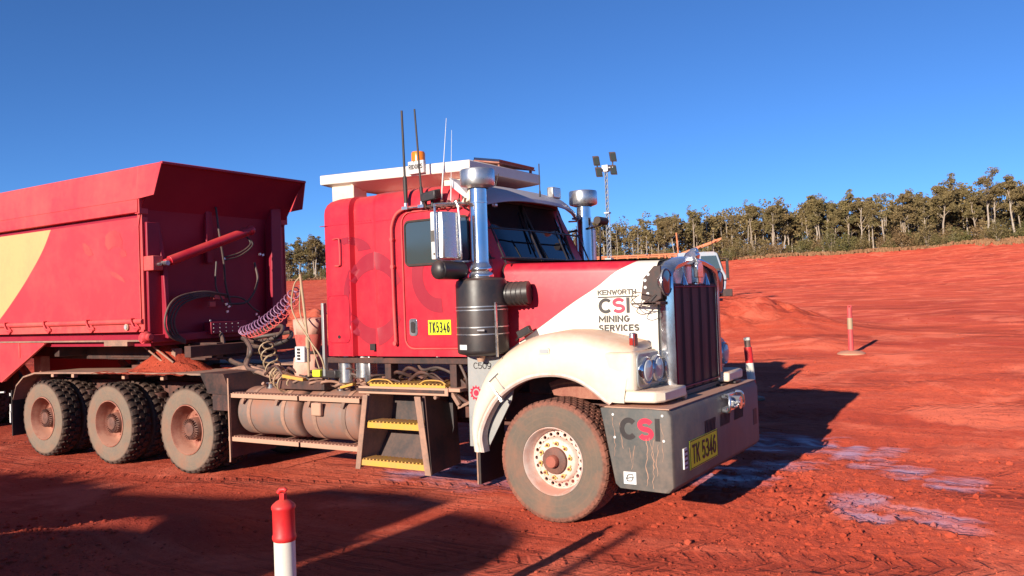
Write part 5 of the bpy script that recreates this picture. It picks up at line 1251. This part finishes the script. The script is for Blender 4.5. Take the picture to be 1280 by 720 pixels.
# bollard beyond the bumper: banded, leaning a little
bx, by = P_at(936, 14.4); bz = gz(bx, by)
B2 = empty('bollard', (bx, by, bz), 'red and white banded bollard with a dark cap showing over the bumper', 'bollard')
for a, b_, mt, nm_ in ((0, .34, 'bollard_red', 'band'), (.34, .62, 'bollard_white', 'reflective_band'), (.62, .885, 'bollard_red', 'band'), (.885, 1.0, 'cap_dark', 'neck')):
    MB().cyl((bx, by, bz+a), (bx, by, bz+b_), .066 if nm_ != 'neck' else .050, n=24).build(nm_, mt, B2)
MB().lathe([(.052, 0), (.054, .02), (.05, .045), (.001, .055)], (bx, by, bz+1.0), 'z', 24).build('cap', 'bollard_white', B2)
MB().lathe([(.18, 0), (.18, .04), (.07, .07)], (bx, by, bz), 'z', 24).build('base', 'cap_dark', B2)
B2.rotation_euler = (0, R(-4), 0)
bx, by = .13, 13.39; bz = gz(bx, by)
B3 = empty('delineator_post', (bx, by, bz), 'faded pink post with a pale yellow band out on open dirt', 'post')
MB().lathe([(.30, 0), (.30, .03), (.22, .07), (.07, .09), (.05, .09)], (bx, by, bz-.01), 'z', 28).build('base', 'base_tan', B3)
MB().lathe([(.062, .06), (.055, .5), (.052, 1.02), (.035, 1.04)], (bx, by, bz), 'z', 20).build('pole', 'post_pink', B3)
MB().lathe([(.054, .55), (.056, .552), (.056, .80), (.054, .802)], (bx, by, bz), 'z', 20).build('reflective_band', 'yellow_step', B3).data.materials[0] = MATS['coil_cream']
mb = MB(); mb.tube([(bx-.03, by, bz+1.03), (bx-.02, by, bz+1.075), (bx+.03, by, bz+1.075), (bx+.035, by, bz+1.04)], .018, 8); mb.build('top_hook', 'post_pink', B3)

# ------------------------------------------------------------------ lighting tower
lx, ly = P_at(763, 47); lz = gz(lx, ly)
L = empty('lighting_tower', (lx, ly, lz), 'tall thin lattice mast with four dark floodlights against the sky', 'lighting tower')
topz = 9.15
mb = MB(); r_ = .13
for (a, b_, w_) in ((lz, 4.2, .16), (4.2, 6.8, .12), (6.8, topz, .085)):
    for k in range(3): q = 2*PI*k/3; mb.cyl((lx+w_*_c(q), ly+w_*_s(q), a), (lx+w_*_c(q), ly+w_*_s(q), b_), .024, n=6)
    n = int((b_-a)/.32)
    for j in range(n):
        for k in range(3):
            q, q2 = 2*PI*k/3, 2*PI*(k+1)/3; z = a+j*.32
            mb.cyl((lx+w_*_c(q), ly+w_*_s(q), z), (lx+w_*_c(q2), ly+w_*_s(q2), z+.32), .014, n=5)
    mb.box(lx-w_-.03, lx+w_+.03, ly-w_-.03, ly+w_+.03, b_-.08, b_)
mb.build('mast', 'galv', L)
MB().box(lx-.18, lx+.18, ly-.15, ly+.15, topz-.05, topz+.3).cyl((lx-.45, ly, topz+.15), (lx+.45, ly, topz+.15), .04, n=8).build('crossarm', 'white_metal', L)
for sx_, dz in ((-.52, .42), (-.40, -.22), (.42, .62), (.42, -.12)):
    c_ = Vector((lx+sx_*H.y*1.0, ly-sx_*H.x*1.0, topz+.15+dz)) if False else Vector((lx+sx_*Rt2.x, ly+sx_*Rt2.y, topz+.15+dz))
    o = MB().obox(c_, (.17*Rt2.x, .17*Rt2.y, 0), (-.10, .16, .05), (0, -.08, .25)).cyl(c_, (lx+sx_*Rt2.x*.9, ly+sx_*Rt2.y*.9, topz+.15), .04, n=8).build('floodlight', 'dark_grey', L, bevel=.05)
    MB().obox(c_+Vector((.10, -.17, -.04)), (.13*Rt2.x, .13*Rt2.y, 0), (-.01, .01, 0), (0, -.05, .19)).build('lens', 'glass_side', o)
mb = MB(); mb.box(lx-.7, lx+.7, ly-1.2, ly+1.2, lz+.4, lz+1.5); mb.build('generator_box', 'white_metal', L, bevel=.05)
mb = MB()
for s_ in (-1, 1): mb.cyl((lx+s_*.75, ly, lz+.33), (lx+s_*.95, ly, lz+.33), .33, n=18)
mb.build('trailer_wheel', 'rubber', L)

# ------------------------------------------------------------------ machinery far behind the bonnet
ax, ay = P_at(733, 52); bx2, by2 = P_at(862, 52)
gz1 = gz(ax, ay); zt_ = 4.55
F = empty('flat_top_trailer', ((ax+bx2)/2, (ay+by2)/2, gz1), 'long low trailer with orange handrails far behind the bonnet', 'trailer')
u = Vector((bx2-ax, by2-ay, 0)); Lf = u.length; u.normalize(); v = Vector((-u.y, u.x, 0)); O = Vector((ax, ay, 0))
def fp(a, b_, z): p = O+u*a+v*b_; return (p.x, p.y, z)
mb = MB()
for zz in (zt_-.95, zt_-.42, zt_-.02+.0): 
    for b_ in (0, 2.4): mb.cyl(fp(0, b_, zz), fp(Lf*.93, b_, zz), .05, n=6)
n = 9
for k in range(n+1):
    for b_ in (0, 2.4):
        for d in (0, .35) if k in (0, n-2, n-1) else (0,): mb.cyl(fp(Lf*.93*k/n+d, b_, zt_-1.0), fp(Lf*.93*k/n+d, b_, zt_), .045, n=6)
mb.tube(catmull([fp(-1.6, 0, zt_-.75), fp(-1.0, 0, zt_-.75), fp(-.8, 0, zt_-.45), fp(-1.0, 0, zt_-.15), fp(-1.7, 0, zt_-.15)]), .06, 6)
mb.cyl(fp(Lf*.93, 1., 2.5), fp(Lf*.90, 1., 5.9), .045, n=6)
mb.build('handrail', 'rail_orange', F)
mb = MB(); mb.obox(fp(Lf*.46, 1.2, zt_-1.2), tuple(u*(Lf*.47)), tuple(v*1.25), (0, 0, .18)); mb.build('deck', 'dusty_steel', F)
mb = MB(); mb.obox(fp(Lf*.46, 1.2, zt_-1.9), tuple(u*(Lf*.44)), tuple(v*1.1), (0, 0, .5)); mb.build('tank_body', 'white_metal', F, bevel=.1)
mb = MB()
for k in range(5): mb.cyl(fp(1+k*1.3, -.1, gz1+.5), fp(1+k*1.3, 2.5, gz1+.5), .5, n=18)
mb.build('wheel', 'rubber', F)
mb = MB()
p0 = O+u*(Lf*.97); 
for b_ in (-.3, .5, 1.3): mb.obox(fp(Lf*.97+.9, b_, zt_+.35), tuple(u*1.25+Vector((0, 0, .42))), tuple(v*.10), (0, 0, .06))
for t in (-.9, 0, .9): mb.obox(fp(Lf*.97+.9+t, .5, zt_+.35+t*.36), tuple(u*.08), tuple(v*1.0), (0, 0, .05))
mb.build('raised_ramp', 'rail_orange', F)
# white truck whose nose shows past the grille
tx, ty2 = P_at(897, 50); g2 = gz(tx, ty2)
K = empty('distant_truck', (tx, ty2, g2), 'dusty white truck nose with a dark mirror just past the grille', 'truck')
O = Vector((tx, ty2, 0)); kz = g2
def kp(a, b_, z): p = O+u*a+v*b_; return (p.x, p.y, kz+z)
mb = MB(); s1 = [(-2.2, .75), (.45, .75), (.55, 1.6), (.35, 2.0), (.05, 3.0), (-.15, 3.1), (-2.2, 3.1)]
mb.add([kp(a, 0, z) for a, z in s1]+[kp(a, 2.3, z) for a, z in s1], [tuple(range(7)), tuple(range(13, 6, -1))]+[(k, (k+1) % 7, 7+(k+1) % 7, 7+k) for k in range(7)]); mb.build('cab', 'cab_blue', K, bevel=.05)
mb = MB(); q = [(.36, 2.02), (.06, 2.97)]; mb.add([kp(q[0][0]+.03, .1, q[0][1]), kp(q[0][0]+.03, 2.2, q[0][1]), kp(q[1][0]+.03, 2.2, q[1][1]), kp(q[1][0]+.03, .1, q[1][1])], [(0, 1, 2, 3)]); mb.build('windscreen', 'glass_side', K)
mb = MB(); mb.add([kp(-.9, -.02, 2.0), kp(.22, -.02, 2.0), kp(-.02, -.02, 2.85), kp(-.9, -.02, 2.85)], [(0, 1, 2, 3)]); mb.build('side_window', 'glass_side', K)
mb = MB(); mb.obox(kp(.55, 1.15, .65), tuple(u*.28), tuple(v*1.25), (0, 0, .22)); mb.build('bumper', 'black_steel', K, bevel=.04)
mb = MB(); mb.obox(kp(.55, -.35, 2.0), tuple(u*.07), tuple(v*.12), (0, 0, .5)); mb.tube([kp(.2, 0, 2.7), kp(.6, -.4, 2.6), kp(.62, -.35, 1.4), kp(.3, 0, 1.4)], .035, 6); mb.build('mirror', 'black_plastic', K)
mb = MB(); mb.cyl(kp(-1.2, -.05, .5), kp(-1.2, 2.35, .5), .5, n=20); mb.build('wheel', 'rubber', K)
mb = MB(); mb.obox(kp(-5.5, 1.15, 1.0), tuple(u*3.3), tuple(v*.5), (0, 0, .15)); mb.obox(kp(-6, 1.15, 1.7), tuple(u*2.6), tuple(v*1.1), (0, 0, .6)); mb.build('tray', 'white_metal', K)
mb = MB(); mb.cyl(kp(-.2, .3, 3.1), kp(-.2, .3, 4.1), .025, n=5); mb.build('antenna', 'rubber', K)

# ------------------------------------------------------------------ trees
m, nt, b = newmat('leaves')
co_ = objco(nt); oi = node(nt, 'ShaderNodeObjectInfo')
n1 = noise(nt, co_, .55, 3, .6); n2 = noise(nt, co_, 6, 2, .6)
c = mix(nt, ramp(nt, n1, .35, .65), (.125, .105, .042), (.29, .21, .085))
c = mix(nt, mth(nt, 'MULTIPLY', oi.outputs['Random'], .7), c, (.200, .125, .058))
c = mix(nt, ramp(nt, n2, .5, .8, 0, .5), c, (.28, .23, .13))
nt.links.new(c, b.inputs['Base Color']); b.inputs['Roughness'].default_value = .7; b.inputs['Specular IOR Level'].default_value = .2
m, nt, b = newmat('shrub_leaves')
co_ = objco(nt); oi = node(nt, 'ShaderNodeObjectInfo'); n1 = noise(nt, co_, 1.2, 3, .6)
c = mix(nt, ramp(nt, n1, .35, .65), (.12, .115, .04), (.20, .155, .058))
c = mix(nt, ramp(nt, oi.outputs['Random'], .3, 1., 0, .85), c, (.25, .14, .07))
nt.links.new(c, b.inputs['Base Color']); b.inputs['Roughness'].default_value = .7; b.inputs['Specular IOR Level'].default_value = .2

def leaf_cloud(mb, c, rx, rz, n, s, rng):
    for _ in range(n):
        while True:
            x, y, z = rng.uniform(-1, 1), rng.uniform(-1, 1), rng.uniform(-1, 1)
            if x*x+y*y+z*z < 1: break
        p = Vector((c[0]+x*rx, c[1]+y*rx, c[2]+z*rz))
        a = Vector((rng.gauss(0, 1), rng.gauss(0, 1), rng.gauss(0, .8))).normalized(); b_ = a.cross(Vector((rng.gauss(0, 1), rng.gauss(0, 1), rng.gauss(0, 1)))).normalized()
        l = s*rng.uniform(.6, 1.3); w_ = l*rng.uniform(.35, .6)
        o = len(mb.v); mb.v += [tuple(p-a*l), tuple(p+b_*w_), tuple(p+a*l), tuple(p-b_*w_)]; mb.f.append((o, o+1, o+2, o+3))
def gum(seed, h, spread, trunk_frac, clumps):
    rng = random.Random(seed); tr = MB(); cr = MB()
    lean = Vector((rng.uniform(-.08, .08), rng.uniform(-.08, .08), 0)); r0 = h*.016
    pts = [Vector((0, 0, -.4))]; k = 7
    for i_ in range(1, k+1):
        t = i_/k; pts.append(Vector((lean.x*h*t+rng.uniform(-.12, .12), lean.y*h*t+rng.uniform(-.12, .12), h*.80*t)))
    tr.tube(pts, [r0*(1.15-t/k*.85) for t in range(k+1)], 7)
    tips = []
    nb_ = rng.randint(6, 9)
    for j in range(nb_):
        t = trunk_frac+(1-trunk_frac)*(j+rng.random()*.7)/nb_; i_ = min(int(t*k), k-1); base = pts[i_].lerp(pts[i_+1], t*k-i_)
        a = rng.uniform(0, 2*PI); out = spread*h*rng.uniform(.55, 1.0)*(1.15-t*.65); rise = h*rng.uniform(.06, .18)
        p1 = base+Vector((_c(a)*out*.5, _s(a)*out*.5, rise*.75)); p2 = base+Vector((_c(a)*out, _s(a)*out, rise*1.15))
        tr.tube([base, p1, p2], [r0*.5*(1.1-t*.6), r0*.32*(1.1-t*.6), r0*.12], 5); tips += [p2, p1.lerp(p2, .5)]
        for q in range(2):
            a2 = a+rng.uniform(-1, 1); p3 = p1+Vector((_c(a2)*out*.45, _s(a2)*out*.45, rise*rng.uniform(.2, .9))); tr.tube([p1, p3], [r0*.2, r0*.08], 4); tips.append(p3)
    tips += [pts[-1]+Vector((rng.uniform(-.4, .4), rng.uniform(-.4, .4), h*.04))]*2
    for tp in tips:
        n = max(1, int(clumps*1.5*rng.uniform(.5, 1.3)))
        for _ in range(n):
            c = tp+Vector((rng.gauss(0, h*.035), rng.gauss(0, h*.035), rng.gauss(0, h*.022)+h*.015)); s = h*rng.uniform(.030, .058)
            leaf_cloud(cr, c, s, s*.62, int(44*rng.uniform(.6, 1.3)), .19, rng)
    return tr, cr
def mesh_only(mb, mat, smooth): 
    o = mb.build('tmp', mat, smooth=smooth); me = o.data; bpy.data.objects.remove(o); return me
GUMS = []
for sd, h, sp_r, tf, cl in ((1, 13, .20, .50, 3), (2, 15.5, .17, .55, 3), (3, 11.5, .24, .42, 3), (4, 14, .20, .48, 4), (5, 17, .17, .58, 3), (6, 10, .26, .35, 4), (7, 14, .22, .45, 2)):
    tr, cr = gum(sd, h, sp_r, tf, cl); GUMS.append((h, mesh_only(tr, 'bark_pale' if sd % 2 else 'bark', True), mesh_only(cr, 'leaves', False)))
def shrub(seed, h, w_):
    rng = random.Random(seed+50); tr = MB(); cr = MB()
    for _ in range(7):
        a = rng.uniform(0, 6.28); rr_ = rng.uniform(.2, .8)*w_; p = Vector((_c(a)*rr_, _s(a)*rr_, h*rng.uniform(.4, .85)*(1.1-rr_/w_*.4)))
        tr.tube([(0, 0, -.2), p*.5+Vector((0, 0, .1)), p], [.06, .04, .015], 5)
        for _ in range(5):
            s = h*rng.uniform(.12, .20); leaf_cloud(cr, p+Vector((rng.gauss(0, w_*.2), rng.gauss(0, w_*.2), rng.gauss(-h*.08, h*.14))), s, s*.8, 42, .12, rng)
    leaf_cloud(cr, (0, 0, h*.30), w_*.9, h*.30, 240, .12, rng)
    return tr, cr
SHR = []
for sd, h, w_ in ((1, 3.6, 1.7), (2, 2.6, 1.6), (3, 4.6, 1.9), (4, 5.6, 1.8), (5, 2.0, 1.3)):
    tr, cr = shrub(sd, h, w_); SHR.append((h, mesh_only(tr, 'bark', True), mesh_only(cr, 'shrub_leaves', False)))
def plant(kind, label, cat, group, x, y, meshes, s, rz):
    z = gz(x, y); e = empty(kind, (x, y, z), label, cat, group); e.rotation_euler.z = rz; e.scale = (s, s, s)
    for nm_, me_ in zip(('trunk' if cat == 'tree' else 'stems', 'crown' if cat == 'tree' else 'foliage'), meshes):
        o = bpy.data.objects.new(nm_, me_); col.objects.link(o); o.parent = e
rng = random.Random(42)
def place_px(px, extra): a = math.atan2(px-640, FPX); return P_at(px, float(tree_dist(a))+extra)
# tallest recognisable trees of the skyline: (column, height in metres, variety, description)
special = [(1238, 15.4, 4, 'tallest gum tree with a broad crown near the right end of the tree line'), (1108, 14.2, 6, 'gum tree with an open forked crown breaking the skyline right of the dirt post'),
           (1180, 15.0, 3, 'tall dense gum tree just left of the tallest one'), (1028, 14.8, 1, 'tall gum tree with a small tufted top above the pink post'), (968, 14.4, 4, 'gum tree with a thin pale trunk left of the pink post'),
           (870, 15.5, 1, 'slim gum tree rising behind the white truck nose'), (845, 13.5, 6, 'sparse gum tree above the raised orange ramp'), (1272, 13.8, 0, 'gum tree cut by the right edge of the picture'), (374, 14.5, 3, 'tallest dark gum tree in the gap between the trailer bin and the cab')]
for px, hh_, v_, lab in special:
    x, y = place_px(px, 3); h, a, b_ = GUMS[v_]; plant('gum_tree', lab, 'tree', 'gum trees along the far edge of the clearing', x, y, (a, b_), .77*hh_/h, rng.uniform(0, 6.28))
for k in range(150):
    px = rng.uniform(725, 1420) if k < 122 else rng.uniform(335, 420) if k < 142 else rng.uniform(-150, 330)
    ex = rng.uniform(2, 34); x, y = place_px(px, ex); v_ = rng.randrange(len(GUMS)); h, a, b_ = GUMS[v_]
    H0 = np.interp(px, [300, 400, 740, 900, 1100, 1280], [14., 14., 13., 12.4, 11.6, 11.4])
    lab = 'grey green gum tree standing far off between the trailer and the cab' if px < 420 else 'olive brown gum tree standing in the band of trees behind the clearing'
    plant('gum_tree', lab, 'tree', 'distant gum trees in the gap' if px < 420 else 'gum trees along the far edge of the clearing', x, y, (a, b_), H0*rng.uniform(.70, 1.02)/h, rng.uniform(0, 6.28))
for k in range(140):
    px = rng.uniform(725, 1400) if k < 118 else rng.uniform(340, 420)
    ex = rng.uniform(-4.5, 4)+(0 if px > 930 else -10*rng.random()*(px > 700)); x, y = place_px(px, ex); h, a, b_ = SHR[rng.randrange(len(SHR))]
    plant('shrub', 'low bushy shrub at the foot of the distant gum trees', 'shrub', 'shrubs along the foot of the tree line', x, y, (a, b_), rng.uniform(.4, 1.15), rng.uniform(0, 6.28))
# the deeper woodland reads as one mass
mb = MB(); tb = MB(); rng = random.Random(77)
for k in range(1050):
    px = rng.uniform(-300, 1500); x, y = place_px(px, rng.uniform(10, 55)); z = gz(x, y); h = rng.uniform(7.0, 11.2)*(1.25 if px < 980 else 1.06)
    tb.tube([(x, y, z-.3), (x+rng.uniform(-.5, .5), y, z+h*.8)], [.15, .05], 5)
    for _ in range(9):
        r_ = rng.uniform(.8, 1.6); leaf_cloud(mb, (x+rng.gauss(0, 1.8), y+rng.gauss(0, 1.8), z+h*rng.uniform(.1, .97)), r_, r_*.7, 28, .34, rng)
off = len(mb.v)
wd = mb.build('far_woodland', 'leaves', smooth=False); tag(wd, 'dense mass of trees deeper in the woodland behind the front row', 'woodland', kind='stuff')
wt = tb.build('far_trunks', 'bark_pale'); wt.parent = wd
# dry grass tufts and leaf litter at the edge
mb = MB(); rng = random.Random(9)
for k in range(2600):
    px = rng.uniform(700, 1400) if k < 2300 else rng.uniform(330, 430); x, y = place_px(px, rng.gauss(-4.5, 1.6)); z = gz(x, y); hh_ = rng.uniform(.2, .65)
    for _ in range(4):
        a = rng.uniform(0, 6.28); o = len(mb.v); dx, dy = _c(a)*.12, _s(a)*.12
        mb.v += [(x-dx, y-dy, z-.05), (x+dx, y+dy, z-.05), (x+dx*1.5+rng.uniform(-.2, .2), y+dy*1.5, z+hh_), (x-dx*1.5, y-dy*1.5+rng.uniform(-.2, .2), z+hh_*.9)]; mb.f.append((o, o+1, o+2, o+3))
paint('straw', (.26, .15, .07), .9, .3, (.45, .16, .08)); gr = mb.build('dry_grass', 'straw', smooth=False); tag(gr, 'fringe of dry brown grass between the red dirt and the shrubs', 'grass', kind='stuff')

# ------------------------------------------------------------------ second road train parked behind the photographer: it throws the long foreground shade
Q = empty('parked_road_train', (-8, -14.5, 0), 'second road train parked behind the photographer, seen only by its long shadow', 'truck')
yq = -13.5; tq = math.tan(R(SUN_EL))
def qz(ye): return (ye-yq)*tq
edge = [(-30, -.9), (-12, -.85), (-7.59, -.83), (-7.0, -.70), (-6.43, -.61), (-5.9, -.66), (-5.5, -.60), (-4.96, -.80), (-3.6, -.45), (-3.5, -.42)]
poly = [(x-.22, qz(y)) for x, y in edge]; ex_ = [q[0] for q in poly]; ez_ = [q[1] for q in poly]; lump_x = list(np.linspace(-12, -5.18, 60)); poly = [(-30.2, 3.7)]+[(x, float(np.interp(x, ex_, ez_))+.03*math.sin(x*9)+random.uniform(-.03, .05)) for x in lump_x]; n_l = len(poly)
MB().prism([(-30, 1.2)]+poly+[(-5.18, 3.2), (-5.0, 3.13), (-4.15, 3.10), (-4.15, 1.2)], 'y', yq-1.3, yq).build('bin', 'red_panel', Q)
MB().prism([(-4.15, 1.1), (-4.15, 3.10), (-3.95, 3.20), (-3.90, 3.40), (-3.45, 3.50), (-3.0, 3.56), (-2.8, 3.565), (-2.8, 1.1)], 'y', yq-.10, yq).build('sleeper', 'red_paint', Q)  # added thin plate, top edge cut to leave a slit for the sun
MB().prism([(-5.18, 3.215), (-5.18, 3.75), (-3.78, qz(-.45)), (-3.62, qz(-.42)), (-3.05, qz(.34)), (-2.8, qz(.36)), (-2.8, 3.64), (-3.0, 3.665), (-3.45, 3.63), (-4.03, 3.53), (-4.12, 3.33), (-4.22, 3.24), (-5.0, 3.23)], 'y', yq-.10, yq).build('upper_slit_plate', 'white_metal', Q)  # added thin plate over the slit, shaped so a streak of sun passes
mb = MB(); mb.prism([(-2.8, 1.1)]+[(x-.22, qz(y)) for x, y in ((-2.58, .36), (-1.91, .48), (-1.32, .36))]+[(-1.54, 1.1)], 'y', yq-1.6, yq); mb.build('cab', 'red_paint', Q)
mb = MB(); mb.prism([(-1.53, 1.0), (-1.53, qz(-1.05)), (-1.38, qz(-.85)), (-1.38, 1.0)], 'y', yq-1.6, yq); mb.build('gap_filler', 'red_paint', Q)  # added filler block, its height sets where the lit wedge ends
mb = MB(); mb.prism([(-1.38, 1.0)]+[(x-.22, qz(y)) for x, y in ((-1.10, .05), (-.70, .02), (-.35, -.1), (-.1, -.3), (.06, -.65), (.12, -1.1), (.12, -2.5))]+[(-.10, 1.0)], 'y', yq-1.6, yq); mb.build('shade_block', 'white_metal', Q, bevel=.03)  # made-up block, rounded to throw the right end of the foreground shadow
MB().cyl((.47, yq, .8), (.49, yq, qz(.15)), .045, n=10).build('antenna', 'rubber', Q)
MB().box(-30, -.2, yq-1.5, yq-.2, .7, 1.25).build('chassis', 'frame_steel', Q)
for x in (-28, -26.6, -12, -10.6, -9.2, -2.2, -.75):
    for y in (yq, yq-2.2): 
        MB().cyl((x, y, .53), (x, y-.3, .53), .53, n=28).build('wheel', 'tyre_front', Q)
